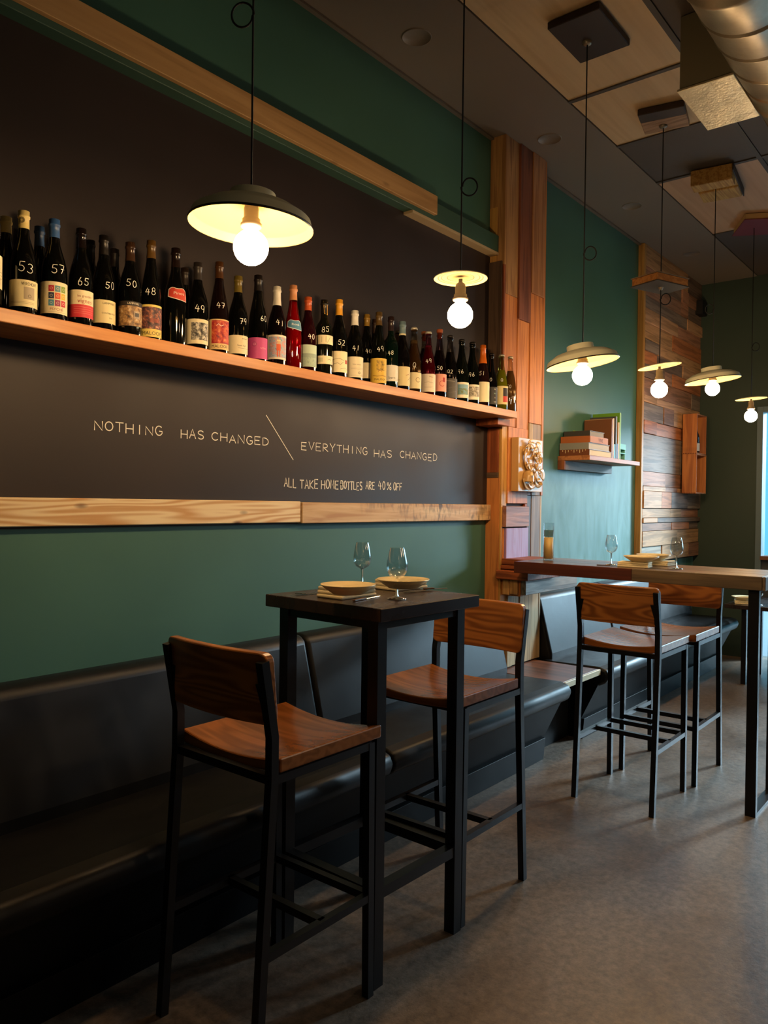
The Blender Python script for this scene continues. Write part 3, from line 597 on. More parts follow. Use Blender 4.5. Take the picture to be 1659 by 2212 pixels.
def make_label(parent, C, r, ac, half, z0, z1, paper, els, name='label'):
    mb = MB(); hw = r*half; hh = z1-z0
    def mpn(k):
        rr_ = r+.0004+LIFT*k
        return lambda s, t: (C[0]+rr_*math.cos(ac+s/r), C[1]+rr_*math.sin(ac+s/r), z0+t)
    def rect(u0, u1, v0, v1, m, k):
        n = max(4, int(abs(u1-u0)*30)); mp = mpn(k); vs, fs = [], []
        for i in range(n+1):
            s = hw*(u0+(u1-u0)*i/n); vs += [mp(s, hh*v0), mp(s, hh*v1)]
        for i in range(n): fs.append((2*i, 2*i+2, 2*i+3, 2*i+1))
        mb.add(vs, fs, m, True)
    rect(-1, 1, 0, 1, plain(paper, .6), 0)
    for e in els:
        if e[0] == 'r': rect(e[1], e[2], e[3], e[4], plain(e[5], .6), 1+(e[6] if len(e) > 6 else 0))
        elif e[0] == 'pic': rect(e[1], e[2], e[3], e[4], picmat(e[5], PICS[e[5]]), 1)
        elif e[0] == 't': printed(mb, e[1], hw*e[2], hh*e[3], e[4], mpn(3), plain(e[5], .6))
        elif e[0] == 'hand': strokes(mb, e[1], hw*e[2], hw*e[3], hh*e[4], e[5], .0012, mpn(3), plain(e[6], .6))
        elif e[0] == 'o':
            mp = mpn(2); pts = [Vector((hw*e[1]+e[3]*math.cos(a), hh*e[2]+e[3]*math.sin(a))) for a in [math.radians(e[6]+q*(e[7]-e[6])/20) for q in range(21)]]; ribbon(mb, pts, e[4], mp, plain(e[5], .6))
        elif e[0] == 'l': ribbon(mb, [Vector((hw*p[0], hh*p[1])) for p in e[1]], e[2], mpn(2), plain(e[3], .6))
    return mb.obj(name, parent)
DK = '#060605'
NB = [0]
def lines(u0, u1, vs, col): return [('l', [(u0, v), (u1, v)], .0007, col) for v in vs]
def bottle(row, xb, xt, yt, label, kind='burg', glass=DK, cap=('foil', '#1a120e'), lab=None, price=None, R=.0362, dy=0, extra=None, fill=None):
    """xb: pixel column of the foot, yt: pixel row of the top; the foot stands on the shelf"""
    Y = {'F': 2.186, 'B': 2.276, 'M': 2.215}[row]+dy
    yb = 667+.1971*xb+8; P = ony(xb, yb, Y); X = P.x
    h = max(.262, min(.325, ony(xt, yt, Y).z-SZ))
    e = empty('wine_bottle', (X, Y, SZ), label, 'wine bottle', 'wine bottles on the long shelf')
    C = (X, Y); th = math.atan2(-Y, -X)
    clear = isinstance(glass, tuple)
    gm = thin_glass('bottle_glass_'+glass[0], glass[1], 1.5) if clear else glassy(glass)
    body = [(0, .0015), (R-.004, .0015), (R-.001, .001), (R, .005)]+[(R*k, h*z) for z, k in PROF[kind]]+[(R*.43, h*.935), (R*.43, h*.955), (R*.37, h*.958), (R*.36, h*.999), (0, h*.999)]
    b = MB(); b.lathe(body, gm, 28, Tm(X, Y, SZ)); gb = b.obj('glass_body', e)
    if clear and fill:
        fz, fc = fill; q = [(0, .006), (R-.003, .006)]+[(max(R*k-.0025, .004), h*z) for z, k in PROF[kind] if z < fz]
        kk = [k for z, k in PROF[kind] if z < fz][-1] if [1 for z, k in PROF[kind] if z < fz] else 1
        q += [(max(R*kk-.003, .004), h*fz), (0, h*fz)]
        if q[1][0] < 0: q = q
        b = MB(); b.lathe(q, plain(fc, .15), 24, Tm(X, Y, SZ)); b.obj('wine', e)
    ck, cc = cap[0], cap[1]
    b = MB()
    if ck == 'foil':
        z0 = cap[2] if len(cap) > 2 else .80
        def pr(z):
            pts = [(.0, 1.0)]+PROF[kind]+[(1.0, .36)]
            for (a, ra), (c, rc) in zip(pts, pts[1:]):
                if a <= z <= c: return R*(ra+(rc-ra)*(z-a)/(c-a))
            return R*.36
        q = [(pr(z0)+.0008, h*z0), (pr((z0+.93)/2)+.0008, h*(z0+.93)/2), (R*.365+.001, h*.93), (R*.43+.001, h*.936), (R*.43+.001, h*.955), (R*.38+.0012, h*.96), (R*.38+.0012, h*1.0), (R*.33, h*1.004), (0, h*1.004)]
        b.lathe(q, plain(cc, cap[3] if len(cap) > 3 else .38), 24, Tm(X, Y, SZ))
    elif ck == 'crown':
        b.lathe([(R*.43, h*.968), (R*.45, h*.972), (R*.43, h*.99), (R*.36, h*1.004), (0, h*1.006)], plain(cc, .35, .4), 24, Tm(X, Y, SZ))
    elif ck == 'cork':
        b.lathe([(R*.30, h*.90), (R*.33, h*.985), (R*.42, h*.99), (R*.45, h*1.03), (R*.4, h*1.04), (0, h*1.042)], plain(cc, .7, 0, .3, .5), 20, Tm(X, Y, SZ))
    if b.v: b.obj({'foil': 'capsule', 'crown': 'crown_cap', 'cork': 'cork'}[ck], e)
    if lab:
        y0, y1, paper, els = lab[:4]; half = lab[4] if len(lab) > 4 else 1.55; off = lab[5] if len(lab) > 5 else .06
        zt, zb = ony(xb, y0, Y-.03).z, ony(xb, y1, Y-.03).z
        make_label(e, C, R, th+off, half, max(zb, SZ+.008), zt, paper, els)
    if extra: extra(e, C, R, th, h)
    if price:
        tx, px, py = price[:3]; hh = price[3] if len(price) > 3 else .021
        # where the photo's ray meets the glass
        d = ray(px, py); z = None
        zz_ = ony(px, py, Y-.03).z-SZ
        def rad(z):
            pts = [(.0, 1.0)]+PROF[kind]+[(1.0, .36)]; z /= h
            for (a, ra), (c, rc) in zip(pts, pts[1:]):
                if a <= z <= c: return R*(ra+(rc-ra)*(z-a)/(c-a))
            return R*.36
        r0 = rad(zz_); dd = Vector((d.x, d.y)).normalized(); oc = Vector((-X, -Y)); bq = oc.dot(dd); cq = oc.dot(oc)-r0*r0; disc = bq*bq-cq
        if disc > 0:
            hit = oc+dd*(-bq-math.sqrt(disc)); a0 = math.atan2(hit.y, hit.x)
        else: a0 = th+1.2
        a0 = min(a0, th+1.15) if a0 > th-PI else a0
        mb = MB(); wch = hh*.62
        mp = lambda s, t: (X+(rad(t)+.0005)*math.cos(a0+s/r0), Y+(rad(t)+.0005)*math.sin(a0+s/r0), SZ+t)
        n = len(tx); wd = wch*(n*1.3-.3)
        strokes(mb, tx, -wd/2, wd/2, zz_, hh, .0018, mp, plain('#f4f0e4', .7), .1, .05)
        mb.obj('price_marking', gb)
    return e
def necklabel(col, edge, z0, z1, txt, tcol):
    def f(e, C, R, th, h):
        r = R*.74; ac = th+.25
        def rr_(z):
            pts = PROF['flute'] if f.kind == 'flute' else PROF['burg']; pts = [(.0, 1.0)]+pts; z /= h
            for (a, ra), (c, rc) in zip(pts, pts[1:]):
                if a <= z <= c: return R*(ra+(rc-ra)*(z-a)/(c-a))
            return R*.4
        mb = MB()
        for k, (m_, g) in enumerate(((plain(edge, .6), 0), (plain(col, .6), .0022))):
            vs, fs = [], []; n = 16
            for i in range(n+1):
                u = -1+2*i/n; top = z1-(.010*u*u*(1 if u < 0 else 1.2))-.004*math.cos(u*4); bot = z0+.006*(-u)+.003*u*u
                t0, t1_ = bot+g, top-g; s = u*(.026-g)
                for t in (t0, (t0+t1_)/2, t1_):
                    a = ac+s/r; q = rr_(t)+.0006+k*.0002; vs.append((C[0]+q*math.cos(a), C[1]+q*math.sin(a), SZ+t))
            for i in range(n):
                for j in (0, 1): fs.append((3*i+j, 3*i+3+j, 3*i+4+j, 3*i+1+j))
            mb.add(vs, fs, m_, True)
        zc = (z0+z1)/2
        printed(mb, txt, .002, zc, .013, lambda s, t: (C[0]+(rr_(t)+.0011)*math.cos(ac+s/r), C[1]+(rr_(t)+.0011)*math.sin(ac+s/r), SZ+t), plain(tcol, .6))
        mb.obj('neck_label', e)
    f.kind = 'burg'; return f
INK = '#3a2f26'
# left end of the shelf
bottle('F', -28, -36, 440, 'dark wine bottle cut off by the left edge of the photo, with cream label', lab=(545, 618, PAPER, lines(-.6, .8, (.3, .4, .5), INK)), cap=('foil', '#d9c37c'))
bottle('B', 12, 4, 467, 'dark wine bottle with cream capsule at the far left, standing behind its neighbours', cap=('foil', '#d9c37c', .84), dy=-.02)
def medal(e, C, R, th, h):
    mb = MB(); r = R*.37+.002; ac = th-.35
    for q in (1.0, .6): ribbon(mb, [Vector((.0075*q*math.cos(a*PI/10), h*.905+.0075*q*math.sin(a*PI/10))) for a in range(21)], .0012, lambda s, t: (C[0]+(r+.0005)*math.cos(ac+s/r), C[1]+(r+.0005)*math.sin(ac+s/r), SZ+t), plain('#4a3f2c', .6))
    mb.obj('capsule_emblem', e)
bottle('F', 50, 44, 455, 'dark wine bottle priced 53 with cream capsule and cream label with grey square', cap=('foil', '#dcc680', .83), price=('53', 56, 577, .027), extra=medal,
       lab=(604, 662, '#e2d6a8', [('hand', 'VERCHENY', -.12, .62, .86, .008, '#5f553c'), ('r', -.02, .52, .28, .74, '#a89a80'), ('o', .26, .40, .004, .002, '#7d705c', 0, 360)]+lines(-.75, .5, (.12, .17), '#8a8060')))
bottle('B', 84, 76, 488, 'dark wine bottle with blue capsule behind the two front bottles priced 53 and 57', cap=('foil', '#2c4a78', .80), R=.034)
PS = ['#b0283c', '#5a8a94', '#7d9a3c', '#23324f', '#d4562c', '#e0b438', '#4f92ae', '#9a2f5a', '#c22a3a']
els = []
for i in range(9):
    cx_, cy_ = i % 3, i//3; u0 = -.30+.31*cx_; v1 = .88-.225*cy_
    els += [('r', u0, u0+.27, v1-.195, v1, PS[i]), ('o', u0+.135, v1-.0975, .0034, .0008, '#e9dcc0', 0, 330)]
els += [('t', 'PSYCHÉ', .1, .13, .0105, '#a2503a')]+lines(-.3, .6, (.05,), '#a08c60')
bottle('F', 116, 110, 473, 'dark wine bottle priced 57 with blue capsule and grid of coloured squares on its label', cap=('foil', '#33588e', .82), price=('57', 126, 582, .026), lab=(608, 677, PAPER, els))
bottle('F', 174, 165, 492, 'dark wine bottle priced 65 with half cream and half red label', cap=('foil', '#150d0b', .80, .15), price=('65', 180, 608, .022), R=.035,
       lab=(626, 685, PAPER, [('r', -1, 1, 0, .47, '#c8303c'), ('t', 'les grandes', .18, .78, .0095, '#9a5038'), ('t', 'vignes', .2, .60, .018, '#a8422e')]+lines(-.4, .7, (.15, .22, .3, .38), '#e08a80')))
bottle('B', 194, 187, 518, 'plain dark wine bottle behind the one priced 65', cap=('foil', '#0e0b0a'), R=.034)
bottle('F', 223, 217, 508, 'dark wine bottle priced 50 with plain cream label of black capitals', cap=('foil', '#16110e'), price=('50', 238, 618, .021), R=.035, dy=.014,
       lab=(647, 697, '#dccf9c', [('t', 'LAMPYRES', .28, .85, .0085, INK), ('t', 'CONTRE-VOIE', .28, .42, .0068, INK), ('t', '2021', .38, .22, .006, INK)]))
bottle('B', 246, 240, 537, 'dark wine bottle behind the two bottles priced 50', cap=('foil', '#1a1411'), R=.034)
bottle('F', 280, 275, 523, 'dark wine bottle priced 50 with pictorial label of a white van', cap=('foil', '#3a2618', .80, .2), price=('50', 284, 612, .022), R=.0365,
       lab=(650, 704, '#2e241e', [('pic', -.95, .95, .02, .82, 'van'), ('r', .2, .62, .32, .62, '#cfc8bc'), ('r', .25, .5, .4, .55, '#4a4a4c', 1), ('t', 'LAMPYRES', .15, .91, .008, '#e6dcc8')]))
bottle('F', 325, 318, 517, 'slim dark wine bottle priced 48 with red truck label on yellow band', 'flute', cap=('foil', '#5a4018', .82, .3), price=('48', 325, 628, .022), R=.034,
       lab=(657, 727, '#e0c96a', [('pic', -.95, .95, .25, .93, 'truck'), ('r', -.1, .5, .45, .58, '#a0442e'), ('r', -.05, .1, .58, .66, '#a0442e'), ('t', 'MALOOF', .05, .11, .016, '#2e2418')]))
f = necklabel('#c8402e', '#e8d8c8', .148, .190, 'Pinot', '#f0e4d4')
bottle('F', 378, 373, 530, 'dark wine bottle priced 49 with shaped red label high on its shoulder and none below', 'burg', cap=('foil', '#1c100c', .80, .2), price=('49', 386, 641, .018), extra=f)
bottle('B', 398, 392, 578, 'short dark wine bottle behind the one with red shoulder label', cap=('foil', '#231812'), R=.034)
bottle('F', 426, 423, 567, 'dark wine bottle priced 49 with cream label framing a black and white drawing', cap=('foil', '#2a2422', .80), price=('49', 432, 668, .023), lab=(688, 742, PAPER, [('pic', -.42, .72, .16, .86, 'ink')]))
bottle('F', 472, 464, 560, 'slim dark wine bottle priced 47 with red pictorial label on a cream band', 'flute', glass='#120706', cap=('foil', '#4a2c12', .82, .3), price=('47', 477, 658, .020), R=.034,
       lab=(688, 754, '#e6c88a', [('pic', -.55, .88, .2, .96, 'red'), ('l', [(-.2, .78), (-.05, .84), (.1, .77), (.3, .82)], .0016, '#f0e0d0'), ('t', 'MALOOF', .05, .10, .015, '#3a2a18')]))
bottle('F', 513, 509, 596, 'dark wine bottle priced 79 with olive capsule and cream label in script', cap=('foil', '#6a5a22', .80, .3), price=('79', 526, 694, .020), R=.0355,
       lab=(723, 763, PAPER, [('t', 'Saint Cyr', .25, .45, .009, INK), ('t', 'BERNARD', .45, .82, .005, INK)]+lines(0, .8, (.3,), INK)))
bottle('F', 556, 551, 585, 'tall dark wine bottle with bright pink label', 'flute', cap=('foil', '#17100e', .82), price=('60', 570, 690, .020), R=.036, dy=.01,
       lab=(728, 774, '#c4488a', [('t', 'CE', -.25, .68, .011, '#e8a0c0'), ('o', -.25, .68, .008, .001, '#7a2450', 0, 360), ('t', 'NTRA', .35, .5, .009, '#e8a0c0')]))
bottle('F', 597, 592, 618, 'dark wine bottle priced 41 with long white capsule and beach scene label', glass='#0a0405', cap=('foil', '#d8d2c4', .76), price=('41', 605, 697, .021), R=.0355,
       lab=(722, 775, '#e0d8c6', [('pic', -.62, .9, .08, .92, 'beach'), ('r', -.05, .25, .35, .62, '#d8603a', 1), ('r', .0, .08, .1, .35, '#d8603a', 1), ('r', .14, .22, .1, .35, '#d8603a', 1), ('r', .02, .2, .62, .74, '#d8b48a', 1), ('r', -.02, .24, .74, .8, '#e8d8a8', 1)]))
f = necklabel('#4f86a8', '#d8e4e8', .150, .188, 'Rosé', '#eef4f4'); f.kind = 'flute'
bottle('F', 632, 627, 611, 'clear bottle of red rosé priced 49 with blue shoulder label and peach capsule', 'flute', glass=('rose', (.62, .10, .16)), fill=(.80, '#a81428'), cap=('foil', '#c8885c', .82), price=('49', 636, 706, .019), extra=f, R=.0355)
bottle('F', 664, 657, 640, 'dark red wine bottle with copper capsule and pale green landscape label', 'burg', glass='#200409', cap=('foil', '#b8542a', .82, .3), price=('40', 673, 728, .019), R=.035,
       lab=(743, 791, '#b9cdb8', [('pic', -1, 1, .02, .58, 'land'), ('r', -1, 1, .42, .60, '#8fa296', 1)]))
def tape(e, C, R, th, h):
    mb = MB(); r = R*.37+.002; ac = th+.25; vs = [(C[0]+r*math.cos(ac+a), C[1]+r*math.sin(ac+a), SZ+z) for a, z in ((-.55, h*.98), (.75, h*.97), (.85, h*.80), (-.2, h*.81))]
    mb.add(vs, [(0, 3, 2, 1)], plain('#d8a23c', .5)); mb.obj('neck_tape', e)
    make_label(e, C, R, th+.06, 1.55, SZ+.042, SZ+.075, PAPER, [('l', [(.25, .5), (.4, .6), (.55, .48)], .0012, INK), ('r', -.5, -.1, .25, .75, '#c8c49c')], 'lower_label')
bottle('F', 699, 692, 646, 'dark olive wine bottle priced 85 with two narrow cream labels and yellow neck tape', 'bord', glass='#0c0d05', cap=('foil', '#14100a', .82), price=('85', 703, 711, .021), extra=tape, R=.0355,
       lab=(722, 742, PAPER, [('l', [(-.2, .2), (-.2, .8)], .001, INK), ('l', [(.1, .2), (.1, .85)], .001, INK), ('l', [(.2, .15), (.45, .8)], .001, INK), ('l', [(.7, .2), (.7, .8)], .001, INK)]))
bottle('F', 731, 724, 641, 'dark wine bottle priced 52 with yellow capsule and cream label of a reaching hand', cap=('foil', '#d89a28', .80), price=('52', 738, 740, .020), R=.0355,
       lab=(757, 803, PAPER, [('l', [(-.5, .6), (0, .66), (.4, .55)], .0012, INK), ('l', [(-.5, .38), (-.1, .44), (.1, .36), (.35, .5)], .0012, INK), ('r', .5, .78, .42, .6, '#b0422e'), ('l', [(.1, .15), (.5, .22), (.8, .14)], .001, INK)]))
bottle('F', 765, 757, 669, 'dark wine bottle priced 41 with white capsule and large cream label of small print', cap=('foil', '#dcd8cc', .79), price=('41', 769, 752, .020), R=.037,
       lab=(769, 814, '#ddd2b4', [('t', 'TERRE PERDUE', .15, .62, .0058, '#6a5f4c'), ('o', .35, .22, .004, .002, INK, 0, 360)]+lines(-.3, .8, (.45, .40, .1), '#8a7f68')))
bottle('B', 791, 781, 675, 'dark wine bottle priced 40 with gold top, standing back between two front bottles', cap=('foil', '#8a6a24', .84, .3), price=('40', 796, 758, .018), R=.034, dy=-.02, lab=(782, 816, PAPER, [('o', .5, .6, .008, .001, INK, 0, 300)]))
bottle('F', 817, 809, 667, 'dark green wine bottle priced 49 with yellow label of a leaping goat', 'flute', glass='#060803', cap=('foil', '#5a4522', .82, .3), price=('49', 822, 753, .021), R=.035,
       lab=(772, 826, '#dcb84a', [('pic', -.2, .5, .5, .92, 'goat'), ('t', 'MALOOF', .1, .14, .013, '#3a2c14'), ('l', [(-.5, .3), (-.1, .27), (.3, .3), (.7, .27)], .0018, '#6a2c1c'), ('o', .1, .42, .009, .0015, '#8a3424', 20, 160)]))
bottle('B', 809, 797, 683, 'dark wine bottle with brown capsule behind the yellow goat label', cap=('foil', '#2c1c14'), R=.033, dy=.008)
bottle('F', 843, 831, 676, 'dark green wine bottle priced 48 with white label reading barn', 'bord', glass='#04120c', cap=('foil', '#2a1c1c', .80, .25), price=('48', 844, 761, .017), R=.034, lab=(787, 822, '#e4e0d4', [('t', 'barn', .1, .22, .017, INK)]), dy=.008)
def ring(e, C, R, th, h):
    mb = MB(); mb.lathe([(R*.40+.002, h*.80), (R*.40+.002, h*.825)], plain('#e0d4ac', .5), 24, Tm(C[0], C[1], SZ)); mb.obj('capsule_band', e)
bottle('F', 868, 859, 692, 'dark wine bottle with grey-blue capsule and cream ring around the neck', glass='#070506', cap=('foil', '#6f8a94', .815), R=.036, extra=ring, lab=(790, 832, '#dccd9a', [('l', [(.3, .55), (.6, .6)], .002, '#9a5a4a'), ('l', [(.5, .3), (.85, .5)], .0014, INK)]+lines(-.6, -.2, (.3, .26), INK)))
bottle('B', 858, 848, 712, 'clear-necked bottle standing behind the grey-blue capsule', glass=('smoke', (.55, .46, .36)), fill=(.80, '#3a2a1a'), cap=('crown', '#8a8070'), R=.034)
bottle('F', 893, 881, 704, 'amber bottle with clear crown-capped neck and cream label with a ring', 'champ', glass=('amber', (.62, .52, .40)), fill=(.80, '#4a3820'), cap=('crown', '#d8d0bc'), price=('Q', 895, 787, .022), R=.036,
       lab=(803, 838, '#e2d5ac', [('o', .35, .55, .0105, .002, '#5a3c30', 20, 330)]))
bottle('B', 915, 903, 718, 'clear bottle with copper wrapped neck behind the pink ones', glass=('smoke', (.55, .46, .36)), fill=(.78, '#3a1a1a'), cap=('cork', '#a8643c'), R=.034)
bottle('F', 924, 912, 713, 'crown-capped bottle of deep pink wine priced 49 with white label', 'champ', glass=('pink', (.60, .25, .32)), fill=(.78, '#5a0c22'), cap=('crown', '#dcd6c6'), price=('49', 926, 778, .019), R=.036,
       lab=(806, 845, '#e4d8c6', [('l', [(.1, .84), (.5, .82)], .0014, '#8a5a50'), ('l', [(-.4, .52), (0, .55), (.6, .5)], .001, '#8a7a70')]+lines(-.4, .6, (.3, .22), '#b0a090'), 1.3))
bottle('F', 948, 935, 713, 'dark wine bottle priced 50 with orange cork and pink label with red ring', 'champ', glass=('plum', (.42, .30, .34)), fill=(.72, '#180a12'), cap=('cork', '#b8623a'), price=('50', 950, 794, .018), R=.0355,
       lab=(806, 844, '#e09a88', [('o', .25, .45, .013, .0022, '#b03a34', 30, 320), ('r', .3, .55, .55, .8, '#a82c34')]))
bottle('F', 971, 956, 720, 'smoky dark bottle with dark grey label and bare neck', 'champ', glass=('ash', (.42, .38, .36)), fill=(.74, '#12100e'), cap=('crown', '#3a3430'), price=('Q2', 972, 801, .018), R=.0365,
       lab=(816, 858, '#4a4644', [('l', [(-.5, .9), (.4, .85)], .002, '#a8a29a'), ('l', [(-.5, .45), (.6, .6)], .001, '#6a6460'), ('l', [(-.5, .2), (.6, .35)], .001, '#6a6460')], 1.6))
bottle('F', 996, 985, 730, 'dark sparkling bottle priced 96 with blue-sky landscape label, left of its twin', 'champ', glass='#070b05', cap=('crown', '#2a2620'), price=('96', 995, 800, .020), R=.0375, lab=(824, 858, '#e6dec8', [('pic', -.35, .7, .2, .86, 'field'), ('r', -.35, .7, .62, .86, '#7fa8bc', 1)]))
bottle('F', 1019, 1008, 736, 'dark sparkling bottle priced 96 with grey cattle label, right of its twin', 'champ', glass='#050805', cap=('crown', '#2a2620'), price=('96', 1019, 807, .020), R=.0375, lab=(829, 862, '#e6dec8', [('pic', -.4, .75, .2, .86, 'cows')]))
bottle('F', 1042, 1028, 741, 'brown bottle with bright orange foil neck and blank cream label', 'champ', glass='#1c0a08', cap=('foil', '#e0701c', .70, .3), price=('51', 1041, 804, .019), R=.036, lab=(823, 867, '#e6dcb8', [], 1.0, .35))
bottle('F', 1060, 1049, 760, 'dark bottle priced 60 with column of bold black and white letters', 'champ', glass='#060506', cap=('crown', '#1c1818'), price=('60', 1057, 817, .020), R=.034, dy=.004,
       lab=(834, 872, '#2a2a2c', [('t', 'FR', .4, .86, .0095, '#e0dcd4'), ('t', 'RU', .4, .62, .0095, '#a8d0c0'), ('t', 'U', .4, .38, .0095, '#e0dcd4'), ('t', 'IOR', .4, .14, .0085, '#e0dcd4'), ('r', -.9, -.3, .05, .95, '#8a8884')]))
bottle('F', 1082, 1069, 762, 'yellow-green clear bottle with wire swing top and black and red label', 'champ', glass=('lime', (.72, .74, .36)), fill=(.72, '#7d7a26'), cap=('crown', '#b8b4a4'), price=('Q', 1084, 819, .018), R=.036,
       lab=(832, 872, '#d8c890', [('r', .0, .8, .12, .9, '#26222a'), ('r', .0, .8, .12, .45, '#c03a30', 1)], 1.2, .3))
bottle('F', 1101, 1090, 767, 'clear bottle of pale brown wine at the right end of the shelf', 'champ', glass=('tan', (.72, .62, .48)), fill=(.74, '#6a5232'), cap=('crown', '#c0b8a4'), price=('50', 1099, 832, .018), R=.034)

# ================================================================== pendant lamps
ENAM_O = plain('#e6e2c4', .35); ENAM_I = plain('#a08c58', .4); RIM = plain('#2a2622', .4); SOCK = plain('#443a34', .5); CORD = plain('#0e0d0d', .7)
PLATE_U = plain('#a8966c', .35); RINGC = plain('#2a1810', .5); BULBM = emit('lit_bulb', BULB_COL, BULB)
LY = 1.5
def lamp(px, bulb_y, kind, dia, tilt, tdir, label, canopy=None, loop=None, board=None):
    P = ony(px, bulb_y, LY); X, zb = P.x, P.z
    e = empty('pendant_lamp', (X, LY, zb), label, 'pendant lamp', 'row of pendant lamps')
    br = .044; R = dia/2
    b = MB(); q = [(0, -br)]+[(br*math.sin(a), -br*math.cos(a)) for a in [PI*i/14 for i in range(1, 12)]]+[(.019, br*.92), (.0155, br*1.15), (.0155, br*1.3)]
    b.lathe(q, BULBM, 28, Tm(X, LY, zb)); b.obj('bulb', e)
    zs = zb+br*1.15
    b = MB(); b.lathe([(.016, 0), (.026, 0), (.027, .004), (.027, .008), (.0225, .012), (.0225, .020), (.0185, .024), (.0185, .046), (.016, .056), (.009, .062), (.006, .064), (0, .064)], SOCK, 24, Tm(X, LY, zs)); b.obj('socket', e)
    T = Tm(X, LY, 0) @ Matrix.Rotation(tdir, 4, 'Z') @ Matrix.Rotation(tilt, 4, 'Y') @ Matrix.Rotation(-tdir, 4, 'Z')
    b = MB()
    if kind == 'pan':
        zr_ = zb+.052; M = Tm(X, LY, zr_) @ T.to_3x3().to_4x4()
        out = [(R, 0), (R*1.005, .003), (R*.985, .006), (R*.95, .024), (R*.93, .027), (R*.72, .047), (R*.50, .056), (R*.385, .058), (R*.37, .062), (R*.365, .082), (R*.36, .084)]
        b.lathe(out, ENAM_O, 48, M); b.lathe([(R*.36, .084), (.012, .085), (0, .085)], plain('#3a322c', .5), 48, M)
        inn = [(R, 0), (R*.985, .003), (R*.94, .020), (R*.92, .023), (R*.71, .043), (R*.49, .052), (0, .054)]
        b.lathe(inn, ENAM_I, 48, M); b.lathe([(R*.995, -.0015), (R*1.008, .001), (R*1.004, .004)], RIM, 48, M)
        ztop = zr_+.085
    else:
        zr_ = zb+.125; M = Tm(X, LY, zr_) @ T.to_3x3().to_4x4()
        b.lathe([(R, 0), (R*.96, .003), (R*.6, .006), (R*.35, .004), (R*.28, .010), (0, .010)], PLATE_U, 48, M)
        b.lathe([(R, 0), (R*1.0, .003), (R*.6, .010), (R*.35, .008), (R*.28, .014), (0, .014)], ENAM_O, 48, M)
        for q in ((.84, .72, .50, .38) if dia < .2 else (.86,)):
            z_ = .003+(.96-q)/.36*.003 if q > .6 else .0055
            b.lathe([(R*(q+.013), z_-.0008), (R*(q-.013), z_-.0004)], RINGC, 48, M)
        c = MB(); c.lathe([(.007, 0), (.007, zr_-(zs+.062))], SOCK, 12, Tm(X, LY, zs+.062)); c.obj('stem', e)
        ztop = zr_+.014
    b.obj('shade', e)
    # cord with its little loop
    if loop:
        lx, ly = loop; L = ony(lx, ly, LY); rl = abs(loop[0]-px) if False else .030
    b = MB(); zt = ZC-.03 if canopy else ZC
    b.tube([(X, LY, ztop-.004), (X, LY, zt)], .0028, CORD, 6); b.obj('cord', e)
    if loop:
        sx = 1 if lx > px-30 and loop[0] >= (px-8) else -1
        dirx = Vector((R_.x, R_.y, 0)).normalized()*sx
        pts = [Vector((X, LY, L.z))+dirx*(.027+.027*math.cos(a))+Vector((0, .003*math.sin(a/2), .030*math.sin(a))) for a in [PI+2*PI*i/20 for i in range(21)]]
        b = MB(); b.tube(pts, .0028, CORD, 6); b.obj('cord_loop', e)
    if canopy: canopy(e, X)
    return e, X
def can_plate(e, X):
    c = Vector((3.17, 1.47, 0)); b = MB(); b.bevbox(3.055, 3.385, 1.362, 1.598, ZC-.034, ZC-.002, plain('#2a1d1a', .6), .003, 1); b.obj('ceiling_plate', e)
    b = MB(); b.lathe([(.0, -.014), (.012, -.014), (.02, -.008), (.022, 0)], plain('#8c8478', .4, .6), 20, Tm(X, LY, ZC-.034)); b.obj('ceiling_rose', e)
def can_block(e, X):
    M = Tm(4.15, 1.478, 0, 0, 0, .2)
    b = MB(); b.bevbox(-.115, -.02, -.115, .115, ZC-.036, ZC-.002, plain('#3a2a24', .6, var=.5), .003, 1, M); b.obj('ceiling_plate', e)
    b = MB(); b.bevbox(-.019, .125, -.115, .115, ZC-.034, ZC-.002, wood('#b08a66', '#8c6848', 'Y', .6), .003, 1, M); b.obj('ceiling_plate', e)
    b = MB(); b.lathe([(.0, -.012), (.012, -.012), (.02, -.007), (.022, 0)], plain('#8c8478', .4, .6), 20, Tm(X, LY, ZC-.034)); b.obj('ceiling_rose', e)
def can_book(e, X):
    M = Tm(5.2, 1.5, 0, 0, 0, .12); PG = wood('#c8a05c', '#a67a3c', 'X', .7, 1.4)
    b = MB(); b.bevbox(-.24, -.12, -.12, .12, ZC-.10, ZC-.002, PG, .008, 2, M); b.obj('book_pages', e)
    b = MB(); b.bevbox(-.12, .01, -.12, .12, ZC-.05, ZC-.002, PG, .004, 1, M); b.obj('book_pages', e); b = MB(); b.bevbox(.012, .20, -.12, .12, ZC-.06, ZC-.002, PG, .012, 2, M); b.obj('book_pages', e)
    b = MB(); b.box(-.25, .22, -.127, -.121, ZC-.05, ZC-.002, plain('#2a1f1a', .6), M); b.obj('book_cover', e)
def can_red(e, X):
    M = Tm(X, 1.48, 0, 0, 0, .5)
    b = MB(); b.bevbox(-.17, .17, -.13, .13, ZC-.05, ZC-.044, plain('#7a2c34', .6), .001, 1, M); b.obj('book_cover', e)
    b = MB(); b.bevbox(-.16, .16, -.12, .12, ZC-.044, ZC-.002, plain('#c0a070', .7), .001, 1, M); b.obj('book_pages', e)
rad = math.radians
lamp(542, 535, 'pan', .312, rad(3), rad(-60), 'large cream enamel pan pendant hanging nearest the camera above the left bottles', loop=(520, 15))
lamp(994, 681, 'plate', .185, rad(0), 0, 'small plate-shaped pendant with brown rings hanging in front of the right end of the shelf', loop=(1012, 412))
lamp(1258, 811, 'pan', .318, rad(9), rad(120), 'cream enamel pan pendant hanging in front of the bookshelf wall', can_plate, loop=(1270, 552))
